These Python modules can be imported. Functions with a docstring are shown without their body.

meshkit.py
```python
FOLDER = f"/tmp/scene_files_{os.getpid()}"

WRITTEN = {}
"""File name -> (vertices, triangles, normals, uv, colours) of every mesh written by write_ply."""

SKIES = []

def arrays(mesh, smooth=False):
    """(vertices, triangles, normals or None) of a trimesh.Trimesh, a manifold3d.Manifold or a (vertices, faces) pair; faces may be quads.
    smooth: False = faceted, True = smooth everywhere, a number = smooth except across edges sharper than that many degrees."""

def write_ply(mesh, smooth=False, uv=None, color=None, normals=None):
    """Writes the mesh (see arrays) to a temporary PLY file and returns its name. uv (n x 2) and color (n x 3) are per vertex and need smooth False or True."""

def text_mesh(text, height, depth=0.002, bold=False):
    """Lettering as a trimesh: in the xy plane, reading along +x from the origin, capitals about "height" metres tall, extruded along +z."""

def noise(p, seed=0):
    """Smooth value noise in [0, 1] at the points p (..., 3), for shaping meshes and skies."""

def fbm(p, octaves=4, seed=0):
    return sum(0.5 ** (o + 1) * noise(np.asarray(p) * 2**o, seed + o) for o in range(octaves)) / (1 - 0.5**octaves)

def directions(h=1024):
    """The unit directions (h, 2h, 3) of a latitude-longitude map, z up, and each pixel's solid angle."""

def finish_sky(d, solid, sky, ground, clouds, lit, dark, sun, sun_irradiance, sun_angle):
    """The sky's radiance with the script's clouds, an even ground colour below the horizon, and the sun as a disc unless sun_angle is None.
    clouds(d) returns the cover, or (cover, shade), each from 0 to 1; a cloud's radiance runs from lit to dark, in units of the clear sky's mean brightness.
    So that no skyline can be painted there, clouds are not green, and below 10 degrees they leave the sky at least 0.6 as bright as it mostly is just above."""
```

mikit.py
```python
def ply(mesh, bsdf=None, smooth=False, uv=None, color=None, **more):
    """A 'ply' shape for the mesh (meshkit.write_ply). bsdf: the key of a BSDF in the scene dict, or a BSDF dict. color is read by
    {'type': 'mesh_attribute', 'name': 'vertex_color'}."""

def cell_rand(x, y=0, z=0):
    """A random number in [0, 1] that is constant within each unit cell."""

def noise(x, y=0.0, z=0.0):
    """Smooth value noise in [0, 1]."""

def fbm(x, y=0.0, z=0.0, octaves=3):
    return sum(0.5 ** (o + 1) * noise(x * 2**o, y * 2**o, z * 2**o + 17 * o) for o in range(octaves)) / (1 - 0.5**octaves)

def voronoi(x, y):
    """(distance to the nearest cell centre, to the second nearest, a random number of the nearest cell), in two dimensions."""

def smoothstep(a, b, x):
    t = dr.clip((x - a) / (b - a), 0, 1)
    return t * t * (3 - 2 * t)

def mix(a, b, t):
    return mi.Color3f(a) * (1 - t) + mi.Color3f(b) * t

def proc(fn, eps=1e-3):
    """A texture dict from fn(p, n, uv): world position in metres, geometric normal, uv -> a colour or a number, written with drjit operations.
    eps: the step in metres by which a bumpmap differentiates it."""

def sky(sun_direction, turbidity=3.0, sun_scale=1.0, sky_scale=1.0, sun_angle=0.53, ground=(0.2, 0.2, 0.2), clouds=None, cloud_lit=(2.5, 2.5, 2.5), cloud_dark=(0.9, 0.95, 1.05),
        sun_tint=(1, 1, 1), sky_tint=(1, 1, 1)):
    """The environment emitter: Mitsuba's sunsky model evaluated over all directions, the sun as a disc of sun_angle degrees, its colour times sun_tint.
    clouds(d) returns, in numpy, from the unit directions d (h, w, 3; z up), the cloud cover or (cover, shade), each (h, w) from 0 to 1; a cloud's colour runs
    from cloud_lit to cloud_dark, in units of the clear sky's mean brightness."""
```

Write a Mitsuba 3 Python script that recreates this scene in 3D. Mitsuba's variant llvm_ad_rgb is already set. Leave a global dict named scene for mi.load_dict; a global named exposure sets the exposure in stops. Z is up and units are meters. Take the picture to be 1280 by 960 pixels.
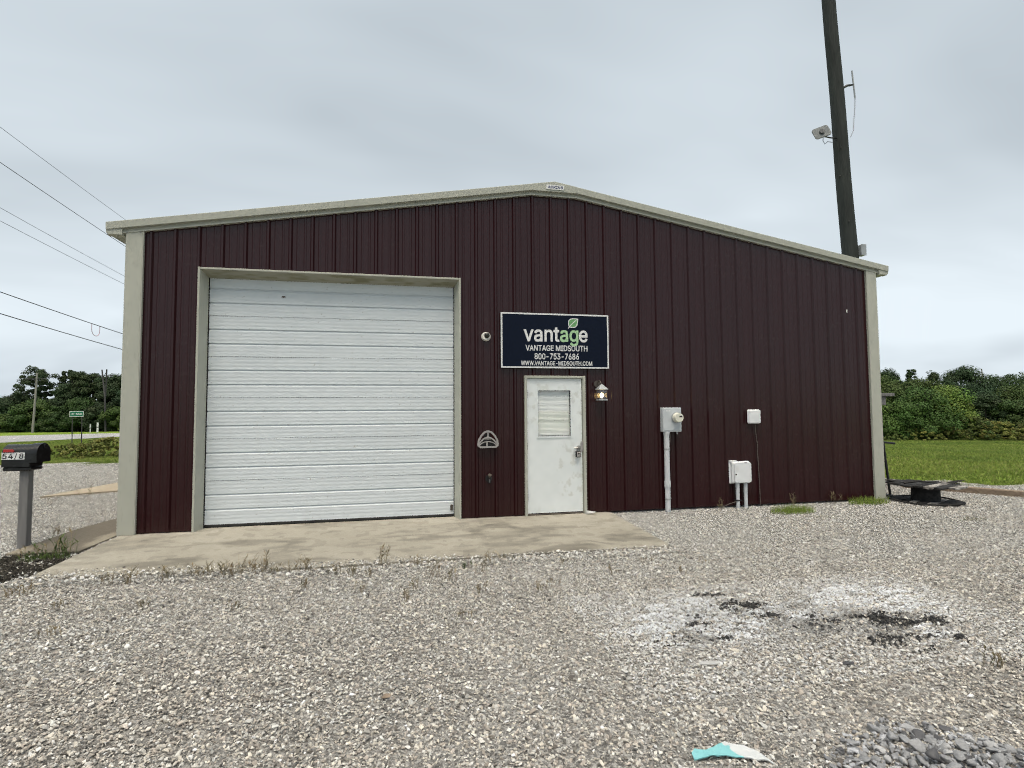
import math
import numpy as np, trimesh, drjit as dr, mitsuba as mi
from scipy.spatial import ConvexHull
import shapely.geometry as sg
import meshkit, mikit
from mikit import noise, fbm, voronoi, cell_rand, smoothstep, mix, proc

T = mi.ScalarTransform4f
scene, labels = {'type': 'scene'}, {}
rng = np.random.default_rng(7)

# ------------------------------------------------------------------ camera, sky, exposure
CAM = np.array([3.855, -7.984, 1.634])
RIGHT = np.array([0.98088, -0.19445, -0.00730]); UP = np.array([-0.00305, -0.05286, 0.99860]); FWD = np.array([0.19457, 0.97949, 0.05244])
FOC = 646.66
scene['camera'] = {'type': 'perspective', 'fov': 2 * math.degrees(math.atan(640 / FOC)), 'fov_axis': 'x', 'near_clip': 0.05, 'far_clip': 5000.0,
                   'to_world': T().look_at(origin=CAM.tolist(), target=(CAM + FWD).tolist(), up=UP.tolist())}


def clouds(d):
    # an overcast deck seen as a layer: soft streaks and broad darker banks
    z = np.maximum(d[..., 2], 0.03)
    q = np.stack([d[..., 0] / (z + 0.22), d[..., 1] / (z + 0.22), np.zeros_like(z)], -1)
    w = meshkit.fbm(q * 0.8 + 3.1, 3, 11) - 0.5
    big = meshkit.fbm(np.stack([q[..., 0] * 0.55 + 1.6 * w, q[..., 1] * 0.9 + 0.9 * w + 5.0, w], -1), 4, 5)
    fine = meshkit.fbm(np.stack([q[..., 0] * 1.5 + 2.5 * w, q[..., 1] * 3.2 + 1.5 * w, w * 2], -1), 4, 23)
    s = 0.70 * big + 0.30 * fine
    for v, size, amount in (((0.812, 0.483, 0.335), 0.17, 0.10), ((0.80, 0.43, 0.47), 0.15, 0.05), ((0.49, 0.71, 0.505), 0.17, -0.07), ((0.83, 0.54, 0.14), 0.12, -0.07)):
        v = np.array(v) / np.linalg.norm(v)                   # the broad banks and the brighter breaks of this overcast
        s = s + amount * np.exp(-((1 - d @ v) * 2) / size ** 2) * (0.4 + 1.2 * fine)
    return np.ones_like(z), np.clip((s - 0.29) / 0.42, 0, 1)


scene['sky'] = mikit.sky([-0.10, -0.38, 0.92], turbidity=3, sun_scale=0.22, sun_angle=40, sun_tint=(0.93, 0.99, 1.07), clouds=clouds, cloud_lit=(0.70, 0.775, 0.825), cloud_dark=(0.42, 0.475, 0.52), ground=(0.25, 0.25, 0.2))
exposure = 3.55


# ------------------------------------------------------------------ helpers
def numbered(name):
    key, n = name, 0
    while key in scene or any(k.startswith(key + '__') for k in scene):
        n += 1
        key = '%s_%03d' % (name, n)
    return key


def tag(key, label=None, cat=None, group=None, kind=None):
    e = labels.setdefault(key, {})
    for a, b in (('label', label), ('category', cat), ('group', group), ('kind', kind)):
        if b:
            e[a] = b
    return key


def obj(name, mesh, m, parent=None, smooth=False, color=None, to_world=None):
    key = numbered((parent + '__' if parent else '') + name)
    shape = mesh if isinstance(mesh, dict) else mikit.ply(mesh, m, smooth=smooth, color=color)
    shape = dict(shape)
    if to_world is not None:
        shape['to_world'] = to_world
    scene[key] = shape
    return key


def hull(pts):
    h = ConvexHull(pts)
    v, f = np.asarray(pts, float), h.simplices.copy()
    c = v[np.unique(f)].mean(0)
    n = np.cross(v[f[:, 1]] - v[f[:, 0]], v[f[:, 2]] - v[f[:, 0]])
    flip = ((v[f[:, 0]] - c) * n).sum(1) < 0
    f[flip] = f[flip][:, ::-1]
    return trimesh.Trimesh(v, f, process=True)


def box(x0, x1, y0, y1, z0, z1, c=0.004):
    c = min(c, 0.45 * min(x1 - x0, y1 - y0, z1 - z0))
    P = []
    for sx in (0, 1):
        for sy in (0, 1):
            for sz in (0, 1):
                b = np.array([(x0, x1)[sx], (y0, y1)[sy], (z0, z1)[sz]], float)
                i = np.array([1 - 2 * sx, 1 - 2 * sy, 1 - 2 * sz]) * c
                for k in range(3):
                    P.append(b + i * (np.arange(3) != k))
    return hull(P)


def cat(*ms):
    ms = [m for g in ms for m in (g if isinstance(g, (list, tuple)) else [g])]
    return trimesh.util.concatenate(ms)


def tube(path, r, n=8, caps=True):
    p = np.asarray(path, float)
    r = np.broadcast_to(np.asarray(r, float), (len(p),))
    t = np.gradient(p, axis=0)
    t /= np.linalg.norm(t, axis=1, keepdims=True)
    a = np.array([0, 0, 1.0]) if abs(t[0][2]) < 0.9 else np.array([1.0, 0, 0])
    V = []
    for k in range(len(p)):
        u = a - t[k] * (a @ t[k])
        u /= np.linalg.norm(u)
        w = np.cross(t[k], u)
        a = u
        ang = np.arange(n) / n * 2 * np.pi
        V.append(p[k] + r[k] * (np.cos(ang)[:, None] * u + np.sin(ang)[:, None] * w))
    V = np.vstack(V)
    F = []
    for k in range(len(p) - 1):
        for j in range(n):
            a0, a1, b0, b1 = k * n + j, k * n + (j + 1) % n, (k + 1) * n + j, (k + 1) * n + (j + 1) % n
            F += [[a0, a1, b1], [a0, b1, b0]]
    if caps:
        V = np.vstack([V, p[:1], p[-1:]])
        s, e = len(V) - 2, len(V) - 1
        for j in range(n):
            F += [[s, (j + 1) % n, j], [e, (len(p) - 1) * n + j, (len(p) - 1) * n + (j + 1) % n]]
    return trimesh.Trimesh(V, np.array(F), process=False)


def cyl(p0, p1, r0, r1=None, n=24):
    return tube([p0, p1], [r0, r0 if r1 is None else r1], n)


def poly_y(pts, y0, y1):
    """a polygon in (x, z) extruded between y0 and y1"""
    pg = pts if hasattr(pts, 'exterior') else sg.Polygon(pts)
    m = trimesh.creation.extrude_polygon(pg, y1 - y0, engine='earcut')
    v = m.vertices.copy()
    m.vertices = np.stack([v[:, 0], y1 - v[:, 2], v[:, 1]], -1)
    return m


def poly_x(pts, x0, x1):
    """a polygon in (y, z) extruded between x0 and x1"""
    m = trimesh.creation.extrude_polygon(sg.Polygon(pts), x1 - x0, engine='earcut')
    v = m.vertices.copy()
    m.vertices = np.stack([v[:, 2] + x0, v[:, 0], v[:, 1]], -1)
    return m


def turn(m, deg, axis, about):
    m = m.copy()
    m.apply_transform(trimesh.transformations.rotation_matrix(math.radians(deg), axis, about))
    return m


def letters(text, x0, x1, z0, cap, y, bold=True, shear=0.0, depth=0.003):
    m = meshkit.text_mesh(text, cap, depth, bold)
    v = m.vertices.copy()
    lo, hi = v[:, 0].min(), v[:, 0].max()
    X = x0 + (v[:, 0] - lo) / (hi - lo) * (x1 - x0)
    m.vertices = np.stack([X + shear * v[:, 1], y - v[:, 2], z0 + v[:, 1]], -1)
    return m


def ss(a, b, x):
    t = np.clip((x - a) / (b - a), 0, 1)
    return t * t * (3 - 2 * t)


def height(x, y):
    d = np.hypot(x - 5, y + 4)
    return -1.0 * ss(18, 45, d) - 0.4 * ss(45, 100, d)


def screen(x, y, z=0.0):
    q = np.array([x, y, z]) - CAM
    d = q @ FWD
    return 640 + FOC * (q @ RIGHT) / max(d, 0.01), d


# ------------------------------------------------------------------ materials
def lin(r, g, b):
    return [((c / 255 + 0.055) / 1.055) ** 2.4 if c > 10 else c / 255 / 12.92 for c in (r, g, b)]


def mat(key, color, rough=0.6, spec=0.5, metal=0.0, bump=None, bscale=0.001, eps=1e-3, coat=0.0, coat_gloss=0.9, two=True):
    c = color if isinstance(color, dict) else proc(color) if callable(color) else {'type': 'rgb', 'value': list(color)}
    b = {'type': 'principled', 'base_color': c, 'roughness': proc(rough) if callable(rough) else rough, 'metallic': metal, 'specular': spec}
    if coat:
        b.update(clearcoat=coat, clearcoat_gloss=coat_gloss)
    if bump is not None:
        b = {'type': 'bumpmap', 'scale': bscale, 'arbitrary': proc(bump, eps), 'bsdf': b}
    scene[key] = {'type': 'twosided', 'bsdf': b} if two else b


VC = {'type': 'mesh_attribute', 'name': 'vertex_color'}


def c_wall(p, n, uv):
    a = fbm(p.x * 3.0, p.y * 3, p.z * 0.35, 3)
    g = fbm(p.x * 60, p.y * 60, p.z * 40, 2)
    dust = smoothstep(0.60, 0.75, fbm(p.x * 22, p.y * 22, p.z * 16, 4)) * smoothstep(0.50, 0.62, noise(p.x * 1.3, p.y, p.z * 2.4))
    c = mix((0.0175, 0.0024, 0.0036), (0.0225, 0.0033, 0.0048), a) * (0.94 + 0.12 * g)
    return mix(c, (0.05, 0.035, 0.03), 0.14 * dust)


def b_wall(p, n, uv):
    return fbm(p.x * 2.3, 0, p.z * 1.1, 2)


mat('burgundy_steel', c_wall, rough=0.26, spec=0.42, bump=b_wall, bscale=0.004, eps=5e-3)


def c_trim(p, n, uv):
    a = fbm(p.x * 4, p.y * 4, p.z * 3, 4)
    spot = smoothstep(0.56, 0.80, fbm(p.x * 50, p.y * 50, p.z * 7, 4))
    return mix(mix((0.345, 0.352, 0.302), (0.390, 0.395, 0.342), a), (0.22, 0.215, 0.175), 0.22 * spot)


mat('tan_trim', c_trim, rough=0.45)


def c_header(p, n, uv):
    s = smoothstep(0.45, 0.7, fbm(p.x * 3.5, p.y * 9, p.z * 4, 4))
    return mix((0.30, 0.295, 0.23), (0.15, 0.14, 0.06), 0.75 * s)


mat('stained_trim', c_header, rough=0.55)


def c_gdoor(p, n, uv):
    a = fbm(p.x * 1.2, 0, p.z * 1.2, 3)
    g = fbm(p.x * 25, 0, p.z * 25, 2)
    streak = smoothstep(0.60, 0.85, fbm(p.x * 11, 0, p.z * 0.8, 4))
    speck = smoothstep(0.80, 0.86, fbm(p.x * 24, 3, p.z * 24, 3))
    c = mix((0.535, 0.578, 0.605), (0.585, 0.628, 0.655), a) * (0.975 + 0.05 * g)
    return mix(mix(c, (0.45, 0.46, 0.45), 0.14 * streak), (0.25, 0.23, 0.2), 0.5 * speck)


mat('white_door_steel', c_gdoor, rough=0.38)


def c_door(p, n, uv):
    a = fbm(p.x * 7, 0, p.z * 7, 4)
    dirt = smoothstep(0.52, 0.75, fbm(p.x * 14, 2, p.z * 10, 4)) * smoothstep(0.45, 0.60, noise(p.x * 2.2 + 4, 2, p.z * 1.7))
    return mix(mix((0.61, 0.65, 0.655), (0.69, 0.725, 0.73), a), (0.42, 0.42, 0.37), 0.45 * dirt)


mat('white_paint', c_door, rough=0.42)
mat('rubber', (0.012, 0.012, 0.012), rough=0.7)
mat('navy_print', (0.0012, 0.0042, 0.0150), rough=0.3, spec=0.16)
mat('sign_black', (0.01, 0.01, 0.011), rough=0.4)
mat('white_print', (0.62, 0.63, 0.63), rough=0.4)
mat('green_print', (0.13, 0.30, 0.12), rough=0.4)
mat('pale_green_print', (0.33, 0.52, 0.30), rough=0.4)
mat('blue_print', (0.03, 0.035, 0.12), rough=0.4)
mat('red_paint', (0.35, 0.02, 0.02), rough=0.45)
mat('black_plastic', (0.010, 0.010, 0.011), rough=0.45)
mat('mailbox_black', lambda p, n, uv: mix((0.004, 0.0045, 0.005), (0.010, 0.011, 0.012), smoothstep(0.45, 0.7, fbm(p.x * 18, p.y * 18, p.z * 18, 3))), rough=0.33)
mat('brushed_steel', (0.42, 0.40, 0.38), rough=0.32, metal=1.0)
mat('dark_bronze', (0.10, 0.085, 0.075), rough=0.42, metal=0.6)
mat('grey_cast', lambda p, n, uv: mix((0.34, 0.31, 0.30), (0.52, 0.49, 0.47), fbm(p.x * 30, p.y * 30, p.z * 30, 3)), rough=0.38, metal=0.7)
mat('meter_grey', lambda p, n, uv: mix((0.40, 0.43, 0.45), (0.50, 0.53, 0.55), fbm(p.x * 9, p.y * 9, p.z * 5, 4)), rough=0.4)
mat('pvc_grey', lambda p, n, uv: mix((0.44, 0.46, 0.48), (0.55, 0.57, 0.59), fbm(p.x * 11, p.y * 11, p.z * 3, 3)), rough=0.45)
mat('box_white', lambda p, n, uv: mix((0.60, 0.62, 0.64), (0.72, 0.735, 0.74), fbm(p.x * 10, p.y * 10, p.z * 10, 3)), rough=0.42)
mat('meter_white', (0.62, 0.61, 0.52), rough=0.25, coat=0.6)
mat('camera_white', (0.66, 0.64, 0.59), rough=0.35)
mat('dark_dome', (0.012, 0.012, 0.010), rough=0.08)
mat('cable_brown', (0.10, 0.085, 0.075), rough=0.6)
mat('wire_dark', (0.018, 0.020, 0.022), rough=0.6)
mat('pale_wire', (0.22, 0.22, 0.24), rough=0.5)
mat('galvanised', lambda p, n, uv: mix((0.26, 0.28, 0.29), (0.40, 0.42, 0.43), fbm(p.x * 20, p.y * 20, p.z * 20, 3)), rough=0.5, metal=0.5)
mat('antenna_grey', (0.12, 0.135, 0.14), rough=0.5)
mat('antenna_dark', (0.05, 0.056, 0.06), rough=0.5)
mat('pink_ribbon', (0.45, 0.22, 0.26), rough=0.6)
mat('highway_green', (0.01, 0.14, 0.075), rough=0.45)
mat('blind_vinyl', lambda p, n, uv: mix((0.74, 0.77, 0.74), (0.84, 0.86, 0.83), noise(p.x * 3, 0, p.z * 55)), rough=0.5)
scene['window_glass'] = {'type': 'thindielectric'}
scene['lantern_glass'] = {'type': 'thindielectric'}


def wood(c0, c1, s=1.0):
    def fn(p, n, uv):
        g = fbm(p.x * 45 * s, p.y * 45 * s, p.z * 2.2, 4)
        k = fbm(p.x * 3, p.y * 3, p.z * 1.4, 3)
        return mix(c0, c1, dr.clip(0.65 * g + 0.5 * k - 0.1, 0, 1))
    return fn


mat('pole_wood', wood((0.006, 0.009, 0.0085), (0.030, 0.037, 0.034), 0.8), rough=0.85, bump=lambda p, n, uv: fbm(p.x * 40, p.y * 40, p.z * 2.5, 3), bscale=0.02, eps=4e-3)
mat('grey_wood', wood((0.07, 0.07, 0.072), (0.22, 0.215, 0.21)), rough=0.85, bump=lambda p, n, uv: fbm(p.x * 60, p.y * 60, p.z * 3, 3), bscale=0.01, eps=2e-3)
mat('far_pole_wood', (0.26, 0.25, 0.23), rough=0.9)
mat('far_pole_dark', (0.045, 0.045, 0.045), rough=0.9)


def c_char(p, n, uv):
    k = fbm(p.x * 17, p.y * 17, p.z * 17, 4)
    return mix((0.004, 0.004, 0.004), (0.028, 0.026, 0.025), smoothstep(0.35, 0.8, k))


mat('black_wood', c_char, rough=0.75, bump=lambda p, n, uv: fbm(p.x * 70, p.y * 70, p.z * 70, 3), bscale=0.01, eps=2e-3)


def c_silver(p, n, uv):
    k = fbm(p.x * 9, p.y * 30, p.z * 9, 4)
    return mix((0.05, 0.046, 0.042), (0.30, 0.285, 0.265), smoothstep(0.35, 0.65, k))


mat('weathered_plank', c_silver, rough=0.85)


def c_timber(p, n, uv):
    k = fbm(p.x * 5 + p.y * 5, p.x * 21 - p.y * 21, p.z * 30, 4)
    return mix((0.10, 0.066, 0.045), (0.30, 0.24, 0.18), k)


mat('brown_timber', c_timber, rough=0.9, bump=lambda p, n, uv: fbm(p.x * 30, p.y * 30, p.z * 40, 3), bscale=0.012, eps=2e-3)


def c_slab(p, n, uv):
    a = fbm(p.x * 0.9, p.y * 1.6, 0, 4)
    g = fbm(p.x * 55, p.y * 55, 0, 3)
    f = fbm(p.x * 7, p.y * 7, 3, 3)
    w = fbm(p.x * 1.4 + 3, p.y * 2.6, 7, 3)
    s = smoothstep(0.44, 0.80, fbm(p.x * 1.1 + 2.2 * w, p.y * 3.0 + 3 * w, 9, 6)) * (0.45 + 1.1 * fbm(p.x * 5, p.y * 14, 2, 4))
    drip = smoothstep(0.70, 0.78, noise(p.x * 10, p.y * 10, 4))
    c = mix((0.225, 0.209, 0.172), (0.295, 0.277, 0.232), dr.clip(a * 1.3 - 0.15, 0, 1)) * (0.80 + 0.25 * g + 0.15 * f)
    c = mix(c, (0.100, 0.091, 0.074), 0.62 * s)
    return mix(c, (0.10, 0.09, 0.075), 0.25 * drip)


mat('stained_concrete', c_slab, rough=0.85, spec=0.3, bump=lambda p, n, uv: fbm(p.x * 40, p.y * 40, 0, 3), bscale=0.004, eps=3e-3)


def c_slab2(p, n, uv):
    a = fbm(p.x * 1.2, p.y * 1.2, 0, 4)
    s = smoothstep(0.42, 0.62, fbm(p.x * 2.2 + 5, p.y * 1.3, 2, 4))
    return mix(mix((0.16, 0.142, 0.11), (0.23, 0.205, 0.16), a), (0.07, 0.06, 0.047), 0.7 * s) * (0.85 + 0.3 * fbm(p.x * 50, p.y * 50, 0, 2))


mat('dark_concrete', c_slab2, rough=0.88, spec=0.3)
mat('tan_concrete', lambda p, n, uv: mix((0.24, 0.20, 0.145), (0.33, 0.285, 0.215), fbm(p.x * 2, p.y * 2, 0, 4)) * (0.85 + 0.3 * fbm(p.x * 30, p.y * 30, 0, 2)), rough=0.9, spec=0.3)


def c_gravel_bed(p, n, uv):
    d1, d2, r = voronoi(p.x * 75, p.y * 75)
    a = fbm(p.x * 0.35, p.y * 0.35, 0, 3)
    f = fbm(p.x * 30, p.y * 30, 0, 3)
    base = mix((0.255, 0.245, 0.225), (0.285, 0.28, 0.268), a)
    return base * (0.40 + 1.05 * r) * (0.70 + 0.6 * f) * (0.5 + 0.5 * smoothstep(0.0, 0.25, d2 - d1))


mat('gravel_bed', c_gravel_bed, rough=0.95, spec=0.2, bump=lambda p, n, uv: (lambda v: smoothstep(0, 0.4, v[1] - v[0]) + v[2] * 0.6)(voronoi(p.x * 75, p.y * 75)), bscale=0.004, eps=3e-3)
mat('stone', VC, rough=0.85, spec=0.3)
mat('smooth_grey_stone', lambda p, n, uv: mix((0.15, 0.154, 0.160), (0.31, 0.315, 0.322), fbm(p.x * 14, p.y * 14, p.z * 14, 4)) * (0.8 + 0.4 * fbm(p.x * 120, p.y * 120, p.z * 120, 2)), rough=0.6)
mat('dark_grey_stone', lambda p, n, uv: mix((0.035, 0.036, 0.04), (0.10, 0.10, 0.105), fbm(p.x * 14, p.y * 14, p.z * 14, 4)), rough=0.6)
mat('pale_grey_stone', lambda p, n, uv: mix((0.26, 0.262, 0.265), (0.46, 0.46, 0.46), fbm(p.x * 11, p.y * 11, p.z * 11, 4)), rough=0.7)
mat('dark_soil', lambda p, n, uv: mix((0.014, 0.013, 0.010), (0.06, 0.052, 0.04), fbm(p.x * 24, p.y * 24, 0, 4)), rough=0.95, bump=lambda p, n, uv: fbm(p.x * 40, p.y * 40, 0, 3), bscale=0.03, eps=3e-3)
mat('char', lambda p, n, uv: (0.006 + 0.03 * fbm(p.x * 60, p.y * 60, p.z * 60, 2)) * mi.Color3f(1, 1, 1), rough=0.7)


def c_grass_bed(p, n, uv):
    a = fbm(p.x * 0.16, p.y * 0.16, 0, 3)
    b = fbm(p.x * 2.0, p.y * 2.0, 5, 4)
    c = mix((0.115, 0.175, 0.028), (0.165, 0.225, 0.042), a)
    return c * (0.62 + 0.75 * b)


mat('lawn_bed', c_grass_bed, rough=0.95, spec=0.1, bump=lambda p, n, uv: fbm(p.x * 14, p.y * 14, 0, 3), bscale=0.08, eps=2e-2)
mat('asphalt', lambda p, n, uv: mix((0.17, 0.17, 0.17), (0.24, 0.24, 0.24), fbm(p.x * 0.8, p.y * 0.8, 0, 4)), rough=0.9)
mat('road_paint', (0.6, 0.6, 0.58), rough=0.7)
scene['leaf'] = {'type': 'twosided', 'bsdf': {'type': 'principled', 'base_color': VC, 'roughness': 0.6, 'specular': 0.25}}
scene['blade'] = {'type': 'twosided', 'bsdf': {'type': 'principled', 'base_color': VC, 'roughness': 0.6, 'specular': 0.2}}
mat('bark', lambda p, n, uv: mix((0.04, 0.036, 0.03), (0.11, 0.10, 0.085), fbm(p.x * 9, p.y * 9, p.z * 2, 3)), rough=0.9)
mat('dry_stem', VC, rough=0.8, spec=0.2)
mat('torn_plastic', lambda p, n, uv: mix((0.52, 0.54, 0.54), (0.20, 0.47, 0.49), smoothstep(-5.392, -5.384, -p.x + 0.02 * noise(p.x * 60, p.y * 60) - (p.y + 5.68) * 0.4)), rough=0.45)
mat('white_scrap', (0.42, 0.42, 0.41), rough=0.5)
mat('bulb_glass', (0.8, 0.75, 0.6), rough=0.3)


# ------------------------------------------------------------------ ground
def sheet(poly, z=0.0, step=1.0, wob=0.0, follow=True):
    v, f = trimesh.creation.triangulate_polygon(poly, engine='earcut')
    v3 = np.column_stack([v, np.zeros(len(v))])
    v3, f = trimesh.remesh.subdivide_to_size(v3, f, step, max_iter=14)
    m = trimesh.Trimesh(v3, f, process=True)
    m.merge_vertices()
    v = m.vertices.copy()
    v[:, 2] = z + (height(v[:, 0], v[:, 1]) if follow else 0)
    if wob:
        v[:, 2] += wob * (meshkit.fbm(np.column_stack([v[:, :2] * 0.9, v[:, 2] * 0]), 3, 3) - 0.5)
    m.vertices = v
    if m.face_normals[:, 2].mean() < 0:
        m.invert()
    return m


rad = np.concatenate([np.linspace(0, 110, 56), [140, 200, 300, 500, 900, 1600]])
ang = np.linspace(0, 2 * np.pi, 97)[:-1]
gv = np.array([[5 + r * math.cos(a), -4 + r * math.sin(a)] for r in rad for a in ang])
gz = height(gv[:, 0], gv[:, 1]) - 0.075
gf = [[i * 96 + j, (i + 1) * 96 + j, (i + 1) * 96 + (j + 1) % 96, i * 96 + (j + 1) % 96] for i in range(len(rad) - 1) for j in range(96)]
tag(obj('lawn', (np.column_stack([gv, gz]), np.array(gf)), 'lawn_bed', smooth=True), 'green mown grass ground around the gravel lot', None, kind='structure')

GZ = -0.035                                              # the top of the bed that the stones lie on
lot = [(-40, -60), (40, -60), (40, -24), (22, -5.4), (16.5, 0.65), (15.0, 2.4), (13.7, 5), (13.5, 21), (-0.5, 12.6), (-2.5, 12.1), (-5.9, 12.3), (-8.3, 12.6), (-14, 13.4), (-40, 16)]
LOT = sg.Polygon(lot)
edge = LOT.exterior.segmentize(0.35)
ex = np.array(edge.coords)[:-1]
ex = ex + 0.55 * (np.stack([meshkit.fbm(np.column_stack([ex * 0.9, 0 * ex[:, :1] + k]), 3, 40 + k) for k in (0, 1)], -1) - 0.5)
LOTW = sg.Polygon(ex).buffer(0)
tag(obj('gravel_lot', sheet(LOTW, GZ, 0.6, 0.020), 'gravel_bed', smooth=True), 'pale crushed stone ground of the lot', kind='structure')

# slabs
apron = [(0.10, -1.86), (3.0, -2.10), (6.97, -2.14), (7.05, 0.30), (0.02, 0.30), (0.04, -0.10)]
SLAB = sg.Polygon(apron)


def slab(poly, z0, z1):
    m = trimesh.creation.extrude_polygon(poly, z1 - z0, engine='earcut')
    m.apply_translation([0, 0, z0])
    return m


ap = SLAB.segmentize(0.25)
axy = np.array(ap.exterior.coords)[:-1]
axy[:, :2] += 0.02 * (np.stack([meshkit.noise(np.column_stack([axy * 4, 0 * axy[:, :1] + k]), 60 + k) for k in (0, 1)], -1) - 0.5)
tag(obj('concrete_apron', slab(sg.Polygon(axy), -0.12, 0.0), 'stained_concrete'), 'stained tan concrete slab in front of the doors', kind='structure')
strip = sg.Polygon([(-0.83, -0.72), (-0.03, -0.80), (-0.03, 9.0), (-0.62, 9.0), (-0.66, 1.4), (-0.82, 0.55)])
tag(obj('concrete_strip', slab(strip, -0.12, -0.008), 'dark_concrete'), 'dark stained concrete strip along the left side', kind='structure')
pad = sg.Polygon([(-3.35, 4.05), (-2.95, 6.1), (-0.66, 6.7), (-0.66, 5.2), (-2.2, 4.6)])
tag(obj('concrete_pad', slab(pad, -0.12, 0.004), 'tan_concrete'), 'pale tan concrete pad left of the building', kind='structure')
soil = sg.Polygon([(-1.3, -1.25), (-0.75, -0.74), (-0.02, -0.80), (0.06, -1.0), (0.09, -1.75), (-0.15, -1.95), (-0.7, -1.5)]).segmentize(0.12)
sx = np.array(soil.exterior.coords)[:-1]
sx += 0.10 * (np.stack([meshkit.fbm(np.column_stack([sx * 5, 0 * sx[:, :1] + k]), 3, 70 + k) for k in (0, 1)], -1) - 0.5)
SOIL = sg.Polygon(sx).buffer(0)
tag(obj('soil_patch', sheet(SOIL, -0.026, 0.3, 0.01, False), 'dark_soil', smooth=True), 'damp dark soil in the corner between the slabs', kind='structure')

near, far = np.array([[-37.64, 55.01], [-33.48, 69.1]]), np.array([[-55.1, 81.45], [-42.1, 86.8]])
RN = [near[0] + (near[0] - near[1]) * 2.2, near[0], near[1], near[1] + np.array([22, 30.0])]
RF = [far[0] + (far[0] - far[1]) * 2.5, far[0], far[1], far[1] + np.array([30, 14.0])]
ROAD = sg.Polygon(RN + RF[::-1])
tag(obj('road', sheet(ROAD, -0.045, 3.0), 'asphalt', smooth=True), 'grey asphalt road beyond the grass verge', kind='structure')
line = sg.LineString([r + (n_ - r) * 0.10 for r, n_ in zip(RF, RN)]).buffer(0.10)
obj('edge_line', sheet(line, -0.038, 2.0), 'road_paint', 'road')
line = sg.LineString([r + (n_ - r) * 0.48 for r, n_ in zip(RF, RN)]).buffer(0.10)
obj('edge_line', sheet(line, -0.038, 2.0), 'road_paint', 'road')

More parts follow.
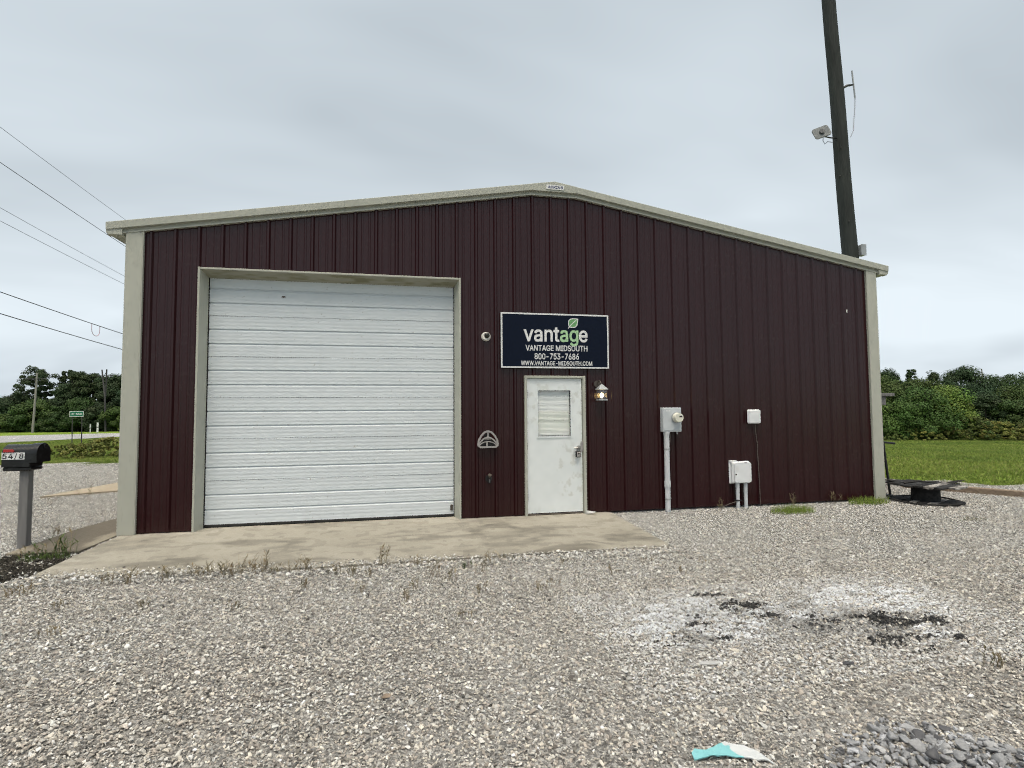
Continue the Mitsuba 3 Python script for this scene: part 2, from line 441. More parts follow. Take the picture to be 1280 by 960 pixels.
# ------------------------------------------------------------------ the metal building
B = 'metal_building'
tag(B, 'dark burgundy metal building with tan trim and low gable roof', 'building')
W, D, MID = 12.30, 18.0, 6.15
zb = lambda x: 4.134 + 0.1688 * (x if x < MID else W - x)
RIB0, PITCH = 0.3061, 0.3048
GX0, GX1, GZ1 = 0.9185, 4.6337, 3.7054
DX0, DX1, DZ1 = 5.632, 6.637, 2.1925


def profile(i0, i1, x_lo, x_hi):
    pts = []
    for i in range(i0 - 1, i1 + 2):
        x = RIB0 + i * PITCH
        pts += [(x - 0.032, 0), (x - 0.013, -0.031), (x + 0.013, -0.031), (x + 0.032, 0)]
        for d in (0.1016, 0.2032):
            pts += [(x + d - 0.019, 0), (x + d - 0.010, -0.0075), (x + d + 0.010, -0.0075), (x + d + 0.019, 0)]
    px, py = np.array(pts).T
    xs = np.unique(np.concatenate([px[(px > x_lo) & (px < x_hi)], [x_lo, x_hi]]))
    return xs, np.interp(xs, px, py)


OPEN = [(GX0 + 0.02, GX1 - 0.02, GZ1 - 0.02), (DX0 + 0.02, DX1 - 0.02, DZ1 - 0.02)]
n = 0
for j in range(-1, 13):
    lo, hi = RIB0 + 3 * j * PITCH + 0.014, RIB0 + 3 * (j + 1) * PITCH + 0.020
    lo, hi = max(lo, 0.03), min(hi, W - 0.03)
    if hi - lo < 0.05:
        continue
    proud = 0.0015 * (n % 2)
    xs, ys = profile(3 * j, 3 * j + 3, lo, hi)
    cuts = [c for o in OPEN for c in o[:2] if lo < c < hi] + ([MID] if lo < MID < hi else [])
    if cuts:
        x2 = np.unique(np.concatenate([xs, cuts]))
        ys = np.interp(x2, xs, ys)
        xs = x2
    V, F = [], []
    for k in range(len(xs) - 1):
        mid = 0.5 * (xs[k] + xs[k + 1])
        z0 = 0.012
        for o in OPEN:
            if o[0] < mid < o[1]:
                z0 = o[2]
        b = len(V)
        V += [(xs[k], ys[k] - proud, z0), (xs[k + 1], ys[k + 1] - proud, z0), (xs[k + 1], ys[k + 1] - proud, zb(xs[k + 1]) + 0.06), (xs[k], ys[k] - proud, zb(xs[k]) + 0.06)]
        F.append([b, b + 1, b + 2, b + 3])
    obj('wall_panel', (np.array(V), np.array(F)), 'burgundy_steel', B)
    n += 1

# screws: joined into one part, a few millimetres each
sc = []
for zr in (0.25, 1.15, 2.30, 3.45, 4.1):
    for i in range(0, 39):
        x = RIB0 + i * PITCH + 0.05
        if any(o[0] - 0.05 < x < o[1] + 0.05 and zr < o[2] + 0.05 for o in OPEN) or x > W - 0.3:
            continue
        sc.append(trimesh.creation.cylinder(0.006, 0.008, sections=6, transform=trimesh.transformations.rotation_matrix(math.pi / 2, [1, 0, 0], [0, 0, 0])).apply_translation([x, -0.002, zr]))
tag(obj('screws', cat(sc), 'burgundy_steel', B), kind='stuff')

# the other walls, plain ribbed sheets, and the roof
xs = np.arange(0, D + 0.01, PITCH / 3)
for x, s in ((0.02, -1), (W - 0.02, 1)):
    pts = []
    for i in range(int(D / PITCH)):
        y = 0.05 + i * PITCH
        pts += [(y, 0), (y + 0.10, 0), (y + 0.12, 0.03), (y + 0.145, 0.03), (y + 0.165, 0)]
    pts.append((D, 0))
    V = np.array([(x + s * o, y, z) for y, o in pts for z in (0.0, 4.15)])
    F = [[2 * i, 2 * i + 2, 2 * i + 3, 2 * i + 1] for i in range(len(pts) - 1)]
    obj('side_wall', (V, np.array(F)), 'burgundy_steel', B)
obj('back_wall', poly_y([(0, 0), (W, 0), (W, 4.15), (MID, 5.19), (0, 4.15)], D, D + 0.03), 'burgundy_steel', B)
for s in (0, 1):
    X = lambda x: x if s == 0 else W - x
    P = [(X(-0.20), 4.134 - 0.2 * 0.1688 + 0.13), (X(MID), 5.18 + 0.125), (X(MID), 5.18 + 0.095), (X(-0.20), 4.134 - 0.2 * 0.1688 + 0.10)]
    obj('roof_sheet', poly_y(P, -0.07, D + 0.1), 'tan_trim', B)
    P = [(X(-0.225), 4.118), (X(-0.205), 4.118), (X(-0.205), 4.10), (X(-0.03), 4.10), (X(-0.03), 4.18), (X(-0.225), 4.225)]
    obj('gutter', poly_y(P, -0.080, D), 'tan_trim', B)


def rake(st, last):
    """stations (x, bottom, top): the fascia, the recess under it and the light lip below"""
    V, F = [], []
    for x, b, t in st:
        pr = [(-0.020, b), (-0.055, b), (-0.055, b + 0.022), (-0.036, b + 0.026), (-0.040, b + 0.060), (-0.095, b + 0.064), (-0.100, t - 0.006), (-0.094, t), (0.03, t), (0.03, b)]
        V += [(x, y, z) for y, z in pr]
    m = len(pr)
    for k in range(len(st) - 1):
        for j in range(m):
            F.append([k * m + j, (k + 1) * m + j, (k + 1) * m + (j + 1) % m, k * m + (j + 1) % m])
    tm = trimesh.Trimesh(np.array(V), np.vstack([np.array(F)[:, [0, 1, 2]], np.array(F)[:, [0, 2, 3]]]), process=False)
    e = []
    for b0 in (0, (len(st) - 1) * m):                     # end caps
        e += [trimesh.Trimesh(np.array(V)[b0:b0 + m], [[0, 1, 2], [0, 2, 3], [0, 3, 4], [0, 4, 9], [4, 8, 9], [4, 5, 6], [4, 6, 7], [4, 7, 8]], process=False)]
    return cat(tm, e)


obj('rake_trim', rake([(-0.222, zb(-0.222), zb(-0.222) + 0.165), (2.9, zb(2.9), zb(2.9) + 0.165)], 0), 'tan_trim', B)
obj('rake_trim', rake([(2.902, zb(2.9) - 0.001, zb(2.9) + 0.1665), (5.782, zb(5.782), zb(5.782) + 0.1665)], 0), 'tan_trim', B)
obj('rake_trim', rake([(W + 0.222, zb(-0.222), zb(-0.222) + 0.165), (W - 2.9, zb(2.9), zb(2.9) + 0.165)], 0), 'tan_trim', B)
obj('rake_trim', rake([(W - 2.902, zb(2.9) - 0.001, zb(2.9) + 0.1665), (6.518, zb(5.782), zb(5.782) + 0.1665)], 0), 'tan_trim', B)
obj('ridge_trim', rake([(5.780, 5.108, 5.279), (MID, 5.108, 5.339), (6.520, 5.108, 5.279)], 0), 'tan_trim', B)
bd = obj('badge', poly_y(sg.box(6.02, 5.212, 6.29, 5.262).buffer(0.012), -0.106, -0.1005), 'white_print', B)
obj('lettering', letters('ADKINS', 6.028, 6.282, 5.218, 0.040, -0.106, True, 0.15), 'blue_print', bd)

for s in (0, 1):                                          # corner trims with a bright folded lip
    X = (lambda a, b: (a, b)) if s == 0 else (lambda a, b: (W - b, W - a))
    obj('corner_trim', cat(box(*X(0.0, 0.212), -0.046, 0.18, 0.0, 4.160, 0.006), box(*X(0.2125, 0.2245), -0.052, -0.01, 0.0, 4.172, 0.003)), 'tan_trim', B)

# garage door frame
fr = [box(GX0, GX0 + 0.030, -0.052, -0.001, 0.0, GZ1, 0.004), box(GX1 - 0.030, GX1, -0.052, -0.001, 0.0, GZ1, 0.004),
      box(GX0 + 0.031, GX1 - 0.031, -0.050, -0.002, GZ1 - 0.030, GZ1 - 0.001, 0.004)]
fk = obj('garage_frame', cat(fr), 'tan_trim', B)


def prism_z(pts, z0, z1):
    return slab(sg.Polygon(pts), z0, z1)


obj('reveal', prism_z([(GX0 + 0.004, -0.046), (GX0 + 0.028, -0.046), (0.985, 0.20), (0.93, 0.20)], 0.0, GZ1 - 0.032), 'tan_trim', fk)
obj('reveal', prism_z([(GX1 - 0.028, -0.046), (GX1 - 0.004, -0.046), (4.60, 0.20), (4.546, 0.20)], 0.0, GZ1 - 0.032), 'tan_trim', fk)
obj('header', poly_x([(-0.046, GZ1 - 0.028), (-0.046, GZ1 - 0.004), (0.20, GZ1 + 0.02), (0.20, 3.606)], GX0 + 0.033, GX1 - 0.033), 'stained_trim', fk)

# garage door: six sections
G = B + '__garage_door'
gx0, gx1 = 0.992, 4.540
bounds = [0.040] + [0.665 + 0.598 * k for k in range(5)] + [3.66]
for k in range(6):
    z0, z1 = bounds[k], bounds[k + 1]
    c = 0.665 + 0.598 * (k - 0.5)
    pts = [(z0 + 0.001, 0.010), (z0 + 0.005, 0.0)]
    g = []
    for gz_ in (c - 0.105, c + 0.105):
        g += [(gz_ - 0.030, 0.0), (gz_ - 0.006, 0.022), (gz_ + 0.003, 0.022), (gz_ + 0.006, 0.0)]
    for q in np.arange(z0 + 0.028, z1 - 0.02, 0.0135):
        if all(abs(q - gz_ + 0.012) > 0.034 for gz_ in (c - 0.105, c + 0.105)):
            g.append((q, 0.0022 * (0.5 + 0.5 * math.sin(2 * math.pi * (q - z0) / 0.054))))
    pts += sorted(g) + [(z1 - 0.005, 0.0), (z1 - 0.001, 0.010)]
    bow = lambda x: 0.0025 * math.sin(x * 2.1 + k * 1.7) + 0.0012 * math.sin(x * 5.3 + k)
    X = np.linspace(gx0, gx1, 25)
    V = [(x, 0.200 + y + bow(x), z) for x in X for z, y in pts]
    m = len(pts)
    F = [[a * m + b, (a + 1) * m + b, (a + 1) * m + b + 1, a * m + b + 1] for a in range(24) for b in range(m - 1)]
    obj('door_section', (np.array(V), np.array(F)), 'white_door_steel', G)
obj('bottom_seal', box(gx0 + 0.005, gx1 - 0.005, 0.196, 0.224, 0.002, 0.042, 0.008), 'rubber', G)
obj('side_seal', box(gx0 - 0.020, gx0 + 0.002, 0.186, 0.224, 0.002, 3.62, 0.003), 'rubber', G)
obj('side_seal', box(gx1 - 0.002, gx1 + 0.020, 0.186, 0.224, 0.002, 3.62, 0.003), 'rubber', G)
obj('latch', cat(box(gx1 - 0.055, gx1 - 0.015, 0.176, 0.200, 0.10, 0.19, 0.004)), 'dark_bronze', G)
obj('latch', cat(box(1.98, 2.03, 0.190, 0.201, 3.355, 3.38, 0.004)), 'dark_bronze', G)

# entry door
EF = obj('door_frame', cat(box(DX0, DX0 + 0.038, -0.056, 0.09, 0.0, DZ1, 0.004), box(DX1 - 0.046, DX1, -0.056, 0.09, 0.0, DZ1, 0.004),
                           box(DX0 + 0.039, DX1 - 0.047, -0.054, 0.09, DZ1 - 0.040, DZ1 - 0.001, 0.004)), 'tan_trim', B)
obj('stop', cat(box(DX0 + 0.0385, DX0 + 0.052, 0.028, 0.088, 0.0, DZ1 - 0.041, 0.002), box(DX1 - 0.060, DX1 - 0.0465, -0.004, 0.088, 0.0, DZ1 - 0.041, 0.002)), 'tan_trim', EF)
obj('threshold', box(DX0 + 0.04, DX1 - 0.048, -0.02, 0.10, 0.001, 0.022, 0.004), 'dark_bronze', EF)
lx0, lx1, lz0, lz1 = 5.675, 6.575, 0.036, 2.148
wx0, wx1, wz0, wz1 = 5.846, 6.392, 1.230, 1.963
leaf = sg.Polygon([(lx0, lz0), (lx1, lz0), (lx1, lz1), (lx0, lz1)], [[(wx0, wz0), (wx1, wz0), (wx1, wz1), (wx0, wz1)]])
E_ = obj('entry_door', poly_y(leaf, -0.020, 0.025), 'white_paint', B)
wf = sg.Polygon([(wx0 - 0.022, wz0 - 0.022), (wx1 + 0.022, wz0 - 0.022), (wx1 + 0.022, wz1 + 0.022), (wx0 - 0.022, wz1 + 0.022)], [[(wx0 + 0.004, wz0 + 0.004), (wx1 - 0.004, wz0 + 0.004), (wx1 - 0.004, wz1 - 0.004), (wx0 + 0.004, wz1 - 0.004)]])
obj('window_frame', poly_y(wf, -0.032, -0.018), 'white_paint', E_)
obj('window_gasket', poly_y(sg.Polygon([(wx0 + 0.001, wz0 + 0.001), (wx1 - 0.001, wz0 + 0.001), (wx1 - 0.001, wz1 - 0.001), (wx0 + 0.001, wz1 - 0.001)], [[(wx0 + 0.011, wz0 + 0.011), (wx1 - 0.011, wz0 + 0.011), (wx1 - 0.011, wz1 - 0.011), (wx0 + 0.011, wz1 - 0.011)]]), -0.010, 0.004), 'rubber', E_)
obj('window_pane', (np.array([(wx0, 0.002, wz0), (wx1, 0.002, wz0), (wx1, 0.002, wz1), (wx0, 0.002, wz1)]), np.array([[0, 1, 2, 3]])), 'window_glass', E_)
sl = []
r2 = np.random.default_rng(3)
for k in range(37):
    z = wz0 + 0.012 + k * 0.0196
    a = math.radians(62 + r2.normal(0, 5) + (9 if k in (8, 9, 20, 29) else 0))
    hw = 0.0120
    dz, dy = hw * math.sin(a), hw * math.cos(a)
    w0, w1 = r2.normal(0, 0.0013, 2)
    V = np.array([(wx0 + 0.003, 0.030 + dy, z + dz + w0), (wx1 - 0.003, 0.030 + dy, z + dz + w1), (wx1 - 0.003, 0.030 - dy, z - dz + w1), (wx0 + 0.003, 0.030 - dy, z - dz + w0)])
    sl.append(trimesh.Trimesh(V, [[0, 1, 2], [0, 2, 3]], process=False))
obj('blind', cat(sl), 'blind_vinyl', E_)
for z in (0.28, 1.08, 1.90):
    obj('hinge', cat(box(lx0 - 0.010, lx0 + 0.004, -0.034, -0.018, z - 0.055, z + 0.055, 0.003), cyl((lx0 - 0.003, -0.036, z - 0.055), (lx0 - 0.003, -0.036, z + 0.055), 0.007, n=10)), 'dark_bronze', E_)
obj('guard_plate', box(6.545, 6.590, -0.030, -0.019, 0.98, 1.145, 0.004), 'grey_cast', E_)
obj('handle', cat(cyl((6.515, -0.020, 1.045), (6.515, -0.034, 1.045), 0.034, n=20), cyl((6.515, -0.034, 1.045), (6.515, -0.070, 1.045), 0.011, n=12),
                  tube([(6.520, -0.068, 1.045), (6.49, -0.072, 1.046), (6.45, -0.070, 1.044), (6.425, -0.066, 1.042)], [0.012, 0.011, 0.010, 0.009], 10)), 'brushed_steel', E_)
lk = tag('lock_box', 'small black and silver key lock box hanging on the white door lever', 'lock box')
obj('shackle', tube([(6.470, -0.075, 0.99)] + [(6.492 + 0.022 * -math.cos(t), -0.075, 1.025 + 0.030 * math.sin(t)) for t in np.linspace(0.2, math.pi - 0.2, 8)] + [(6.514, -0.075, 0.99)], 0.005, 8), 'black_plastic', lk)
obj('case', box(6.448, 6.534, -0.098, -0.050, 0.895, 0.995, 0.010), 'black_plastic', lk)
obj('cover', box(6.462, 6.522, -0.106, -0.097, 0.905, 0.980, 0.006), 'grey_cast', lk)
obj('dial', cyl((6.492, -0.111, 0.955), (6.492, -0.104, 0.955), 0.014, n=14), 'black_plastic', lk)

# details on the wall that belong to it
obj('side_ledge', cat(box(W + 0.03, 12.86, 0.20, 0.62, 1.865, 1.925, 0.006), box(W + 0.03, 12.70, 0.24, 0.28, 1.70, 1.864, 0.005)), 'grey_wood', B)
obj('wall_clip', box(11.655, 11.678, -0.012, -0.001, 3.385, 3.435, 0.003), 'white_print', B)
obj('wall_clip', box(10.37, 10.395, -0.012, -0.001, 3.53, 3.545, 0.003), 'white_print', B)

# ------------------------------------------------------------------ things on the wall
S = tag('shop_sign', 'navy blue company sign with white border and leaf logo above the white door', 'sign')
sx0, sx1, sz0, sz1, sy = 5.257, 7.040, 2.312, 3.188, -0.060
obj('backing', box(sx0 - 0.006, sx1 + 0.006, -0.052, -0.034, sz0 - 0.006, sz1 + 0.006, 0.003), 'sign_black', S)
obj('panel', box(sx0 + 0.002, sx1 - 0.002, -0.060, -0.0525, sz0 + 0.002, sz1 - 0.002, 0.002), 'navy_print', S)
bw = 0.024
obj('border', poly_y(sg.Polygon([(sx0, sz0), (sx1, sz0), (sx1, sz1), (sx0, sz1)], [[(sx0 + bw, sz0 + bw), (sx1 - bw, sz0 + bw), (sx1 - bw, sz1 - bw), (sx0 + bw, sz1 - bw)]]), -0.0635, -0.0525), 'white_print', S)
k = (sx1 - sx0) / 1066.0
u = lambda px: sx0 + (px - 92) * k
yl = -0.0602
obj('lettering', letters('vant', u(312), u(660), 2.745, 0.235, yl), 'white_print', S)
obj('lettering', letters('ag', u(666), u(850), 2.745, 0.235, yl), 'pale_green_print', S)
obj('lettering', letters('e', u(857), u(944), 2.745, 0.235, yl), 'white_print', S)
obj('lettering', letters('VANTAGE MIDSOUTH', u(328), u(940), 2.590, 0.086, yl), 'white_print', S)
obj('lettering', letters('800-753-7686', u(414), u(854), 2.455, 0.092, yl), 'white_print', S)
obj('lettering', letters('WWW.VANTAGE-MIDSOUTH.COM', u(282), u(986), 2.358, 0.066, yl, True), 'white_print', S)


def leafshape(f):
    a, b = np.array([u(757), 2.975]), np.array([u(850), 3.118])
    d = b - a
    nrm = np.array([-d[1], d[0]])
    t = np.linspace(0, 1, 15)
    up = [a + d * s + nrm * 0.42 * f * math.sin(math.pi * s ** 0.8) for s in t]
    dn = [a + d * s - nrm * 0.36 * f * math.sin(math.pi * s ** 0.9) for s in t[::-1]]
    return sg.Polygon(up + dn).buffer(0)


L0, L1 = leafshape(1.0), leafshape(1.0).buffer(-0.014)
obj('leaf_outline', poly_y(L0.difference(L1).buffer(0), -0.0634, -0.0602), 'white_print', S)
obj('leaf', poly_y(L1.buffer(-0.0004), -0.0630, -0.0602), 'green_print', S)
vein = sg.LineString([(u(750), 2.958), (u(770), 3.0), (u(800), 3.05), (u(835), 3.10)]).buffer(0.005)
obj('leaf_vein', poly_y(vein, -0.0642, -0.0602), 'white_print', S)

c = tag('dome_camera', 'small round off-white security camera between the garage door and the sign', 'security camera')
obj('housing', cyl((5.025, -0.034, 2.800), (5.022, -0.075, 2.798), 0.066, 0.058, 28), 'camera_white', c, 30)
obj('base_ring', cyl((5.026, -0.003, 2.80), (5.026, -0.035, 2.80), 0.072, n=28), 'camera_white', c, 30)
sp = trimesh.creation.icosphere(3, 0.044)
sp.apply_translation([5.036, -0.068, 2.812])
obj('lens_dome', sp, 'dark_dome', c, True)

hh = tag('hose_hanger', 'silver rounded triangle hose hanger with spoked centre on the burgundy wall', 'hose hanger')
dome = [(4.912, 1.125), (4.922, 1.185), (4.955, 1.245), (5.00, 1.292), (5.04, 1.305), (5.08, 1.292), (5.125, 1.245), (5.158, 1.185), (5.168, 1.125), (5.15, 1.112), (4.93, 1.112)]
tri = sg.Polygon(dome).buffer(0.038, 12)
hole = sg.Polygon(dome).buffer(0.010, 10)
obj('rim', poly_y(tri.difference(hole), -0.110, -0.074), 'grey_cast', hh)
arc = sg.LineString([(4.90 + 0.28 * t, 1.130 + 0.105 * math.sin(math.pi * t) ** 0.8) for t in np.linspace(0, 1, 21)]).buffer(0.011)
arc2 = sg.LineString([(4.91 + 0.26 * t, 1.112 + 0.06 * math.sin(math.pi * t) ** 0.7) for t in np.linspace(0, 1, 21)]).buffer(0.007)
sp1 = sg.LineString([(5.04, 1.32), (5.04, 1.235)]).buffer(0.012)
sp2 = sg.LineString([(5.025, 1.17), (5.025, 1.09)]).buffer(0.012)
obj('spoke', poly_y(arc, -0.102, -0.080), 'grey_cast', hh)
obj('spoke', poly_y(arc2, -0.098, -0.084), 'grey_cast', hh)
obj('spoke', poly_y(sp1, -0.104, -0.078), 'grey_cast', hh)
obj('spoke', poly_y(sp2, -0.100, -0.082), 'grey_cast', hh)
obj('back_plate', poly_y(sg.Polygon([(4.93, 1.12), (5.04, 1.30), (5.15, 1.12)]).buffer(0.02), -0.038, -0.032), 'black_plastic', hh)
obj('bracket', box(4.99, 5.09, -0.078, -0.034, 1.072, 1.094, 0.004), 'grey_cast', hh)
obj('bracket', box(4.99, 5.09, -0.078, -0.034, 1.20, 1.225, 0.004), 'grey_cast', hh)
fa = tag('wall_faucet', 'small black faucet on the wall under the silver hose hanger', 'faucet')
obj('flange', cyl((5.06, -0.002, 0.60), (5.06, -0.018, 0.60), 0.052, n=20), 'black_plastic', fa, 30)
obj('body', tube([(5.06, -0.015, 0.60), (5.06, -0.07, 0.60), (5.06, -0.105, 0.585), (5.06, -0.12, 0.54)], [0.02, 0.02, 0.02, 0.017], 12), 'black_plastic', fa, 40)
obj('handle', cat(cyl((5.06, -0.075, 0.60), (5.065, -0.09, 0.655), 0.009, n=8), cyl((5.064, -0.085, 0.650), (5.066, -0.094, 0.664), 0.030, n=12)), 'dark_bronze', fa)

la = tag('wall_lantern', 'lit bronze wall lantern with glass panes to the right of the white door', 'wall lamp')
lx, ly = 6.880, -0.130
obj('back_plate', cyl((lx - 0.045, -0.030, 2.065), (lx - 0.045, -0.048, 2.065), 0.052, n=20), 'dark_bronze', la, 30)
obj('arm', tube([(lx - 0.045, -0.045, 2.05)] + [(lx - 0.045 + 0.045 * t, -0.05 - 0.08 * t, 2.05 + 0.062 * math.sin(math.pi * min(1, t * 0.95 + 0.05))) for t in np.linspace(0.1, 1, 9)], 0.009, 8), 'dark_bronze', la, True)
roof = hull([(lx + a * 0.082, ly + b * 0.082, 1.965) for a in (-1, 1) for b in (-1, 1)] + [(lx + a * 0.082, ly + b * 0.082, 1.973) for a in (-1, 1) for b in (-1, 1)] + [(lx + a * 0.014, ly + b * 0.014, 2.052) for a in (-1, 1) for b in (-1, 1)])
obj('cap', roof, 'galvanised', la)
for a in (-1, 1):
    for b in (-1, 1):
        obj('post', box(lx + a * 0.064 - 0.006, lx + a * 0.064 + 0.006, ly + b * 0.064 - 0.006, ly + b * 0.064 + 0.006, 1.812, 1.965, 0.002), 'dark_bronze', la)
obj('base', box(lx - 0.076, lx + 0.076, ly - 0.076, ly + 0.076, 1.792, 1.812, 0.004), 'galvanised', la)
for a in (-1, 1):
    obj('pane', (np.array([(lx - 0.058, ly + a * 0.062, 1.813), (lx + 0.058, ly + a * 0.062, 1.813), (lx + 0.058, ly + a * 0.062, 1.964), (lx - 0.058, ly + a * 0.062, 1.964)]), np.array([[0, 1, 2, 3]])), 'lantern_glass', la)
    obj('pane', (np.array([(lx + a * 0.062, ly - 0.058, 1.813), (lx + a * 0.062, ly + 0.058, 1.813), (lx + a * 0.062, ly + 0.058, 1.964), (lx + a * 0.062, ly - 0.058, 1.964)]), np.array([[0, 1, 2, 3]])), 'lantern_glass', la)
bl = trimesh.creation.icosphere(2, 0.030)
bl.apply_scale([1, 1, 1.35])
bl.apply_translation([lx, ly, 1.878])
key = obj('bulb', bl, 'bulb_glass', la, True)
scene[key]['emitter'] = {'type': 'area', 'radiance': {'type': 'rgb', 'value': [1.1, 0.75, 0.3]}}
obj('socket', cyl((lx, ly, 1.812), (lx, ly, 1.842), 0.015, n=12), 'galvanised', la)

mb = tag('electric_meter', 'grey electric meter box with round white meter and conduit down to the gravel', 'electric meter')
obj('enclosure', box(7.930, 8.262, -0.135, -0.033, 1.274, 1.674, 0.008), 'meter_grey', mb)
obj('cover', box(7.940, 8.252, -0.141, -0.1355, 1.300, 1.664, 0.003), 'meter_grey', mb)
obj('collar', cyl((8.165, -0.141, 1.510), (8.165, -0.165, 1.510), 0.088, n=28), 'galvanised', mb, 30)
obj('meter', cyl((8.165, -0.165, 1.510), (8.165, -0.245, 1.510), 0.080, 0.072, 28), 'meter_white', mb, 30)
obj('display', box(8.165, 8.215, -0.249, -0.2445, 1.515, 1.540, 0.002), 'sign_black', mb)
obj('sticker', box(7.985, 8.015, -0.1435, -0.1405, 1.612, 1.632, 0.001), 'white_print', mb)
obj('sticker', box(8.030, 8.060, -0.1435, -0.1405, 1.612, 1.632, 0.001), 'white_print', mb)
obj('conduit', cyl((8.012, -0.085, -0.06), (8.012, -0.085, 1.276), 0.044, n=20), 'pvc_grey', mb, 40)
obj('coupling', cat(cyl((8.012, -0.085, 0.375), (8.012, -0.085, 0.47), 0.053, n=20)), 'pvc_grey', mb, 40)
obj('adapter', cyl((8.012, -0.085, 1.235), (8.012, -0.085, 1.2735), 0.053, n=20), 'pvc_grey', mb, 40)
for z in (0.18, 0.99):
    obj('clamp', cat(box(8.05, 8.092, -0.05, -0.034, z - 0.012, z + 0.012, 0.003), cyl((8.012, -0.085, z - 0.012), (8.012, -0.085, z + 0.012), 0.0465, n=20)), 'galvanised', mb)
obj('ground_wire', tube([(8.075, -0.09, 1.275), (8.085, -0.088, 1.18), (8.078, -0.07, 1.10), (8.066, -0.06, 1.02)], 0.005, 6), 'cable_brown', mb, True)
obj('seal', cyl((8.190, -0.11, 1.235), (8.190, -0.11, 1.274), 0.012, n=10), 'galvanised', mb)

jb = tag('junction_box', 'small white square wall box with thin cable hanging down to the ground', 'junction box')
obj('case', box(9.535, 9.778, -0.080, -0.033, 1.390, 1.632, 0.020), 'box_white', jb, 30)
obj('lid', box(9.545, 9.768, -0.096, -0.0795, 1.400, 1.622, 0.016), 'box_white', jb, 30)
obj('cable', tube([(9.685, -0.055, 1.39), (9.690, -0.05, 1.28), (9.705, -0.045, 1.15), (9.728, -0.04, 1.02), (9.722, -0.042, 0.90), (9.735, -0.04, 0.6), (9.742, -0.04, 0.3), (9.745, -0.045, 0.0), (9.75, -0.06, -0.04)], 0.0055, 6), 'cable_brown', jb, True)

tb = tag('telecom_box', 'low white utility box on two short conduits beside the gravel', 'utility box')
obj('back_plate', box(9.165, 9.545, -0.050, -0.033, 0.385, 0.757, 0.006), 'box_white', tb)
obj('case', box(9.190, 9.530, -0.105, -0.0505, 0.398, 0.748, 0.014), 'box_white', tb, 30)
tc = sg.box(9.213, 0.408, 9.522, 0.740).buffer(-0.03).buffer(0.03, 8)
obj('cover', poly_y(tc, -0.138, -0.1055), 'box_white', tb)
obj('sticker', box(9.235, 9.285, -0.1405, -0.1378, 0.595, 0.690, 0.001), 'white_print', tb)
for x, z in ((9.240, 0.400), (9.40, 0.400), (9.40, 0.733)):
    obj('hinge', box(x, x + 0.035, -0.150, -0.120, z, z + 0.016, 0.003), 'galvanised', tb)
obj('screw', cyl((9.232, -0.138, 0.545), (9.232, -0.146, 0.545), 0.012, n=10), 'black_plastic', tb)
obj('top_hood', box(9.165, 9.30, -0.078, -0.034, 0.748, 0.772, 0.005), 'box_white', tb)
for x in (9.290, 9.440):
    obj('conduit', cyl((x, -0.085, -0.06), (x, -0.085, 0.398), 0.031, n=16), 'pvc_grey', tb, 40)
obj('strap', cat(box(9.24, 9.34, -0.122, -0.034, 0.10, 0.118, 0.003)), 'black_plastic', tb)
obj('ground_cable', tube([(9.25, -0.10, 0.09), (9.10, -0.12, 0.06), (8.95, -0.16, 0.02), (8.88, -0.20, -0.03)], 0.005, 6), 'cable_brown', tb, True)

# ------------------------------------------------------------------ the pole behind the right wall and what hangs on it
pole_at = lambda z: np.array([13.32 - 0.0475 * z, 1.3, z])
pk = obj('utility_pole', tube([pole_at(z) + np.array([0.008 * math.sin(z * 1.7), 0, 0]) for z in np.linspace(-0.1, 12.5, 40)], np.linspace(0.172, 0.122, 40), 24), 'pole_wood', smooth=True)
tag(pk, 'tall dark wooden pole leaning behind the right end of the roof', 'utility pole')
for zq, a in ((5.6, -0.6), (6.6, -1.2), (7.2, -0.8)):
    q = pole_at(zq) + np.array([0.15 * math.sin(a), -0.15 * math.cos(a), 0])
    obj('bolt', cyl(q + [0, 0.02, 0], q + [0.02 * math.sin(a), -0.025, 0], 0.012, n=8), 'far_pole_dark', pk)
pb = tag('pole_box', 'small pale grey box fixed low on the dark leaning pole', 'box')
obj('case', box(13.175, 13.285, 1.10, 1.22, 4.86, 5.09, 0.01), 'galvanised', pb)
obj('lid', box(13.170, 13.290, 1.085, 1.099, 4.855, 5.095, 0.004), 'galvanised', pb)
ga = tag('panel_antenna', 'grey rounded rectangular panel antenna on an arm left of the leaning pole', 'antenna')
pg = sg.box(-0.165, -0.125, 0.165, 0.125).buffer(-0.05).buffer(0.05, 6)
pm = poly_y(pg, -0.012, 0.012)
pm2 = poly_y(sg.Point(0, 0).buffer(0.05), -0.045, -0.0125)
mt = lambda m: turn(turn(turn(m, -14, [0, 1, 0], [0, 0, 0]), -22, [0, 0, 1], [0, 0, 0]), -12, [1, 0, 0], [0, 0, 0]).apply_translation([12.335, 1.12, 7.44])
obj('panel', mt(pm), 'antenna_grey', ga)
obj('feed', mt(pm2), 'antenna_dark', ga)
obj('arm', tube([(12.40, 1.14, 7.37), (12.58, 1.18, 7.38), (12.84, 1.26, 7.43)], 0.014, 8), 'black_plastic', ga)
obj('cable', tube([(12.39, 1.14, 7.36), (12.38, 1.14, 7.27), (12.43, 1.15, 7.21), (12.52, 1.17, 7.28), (12.68, 1.22, 7.31), (12.84, 1.26, 7.40)], 0.006, 6), 'wire_dark', ga, True)
wa = tag('stick_antenna', 'thin upright grey antenna on a short arm right of the leaning pole', 'antenna')
obj('mast', cyl((13.335, 1.25, 8.38), (13.285, 1.25, 8.98), 0.016, n=10), 'galvanised', wa)
obj('arm', tube([(13.02, 1.28, 8.56), (13.16, 1.26, 8.64), (13.31, 1.25, 8.67)], [0.022, 0.026, 0.016], 8), 'black_plastic', wa)
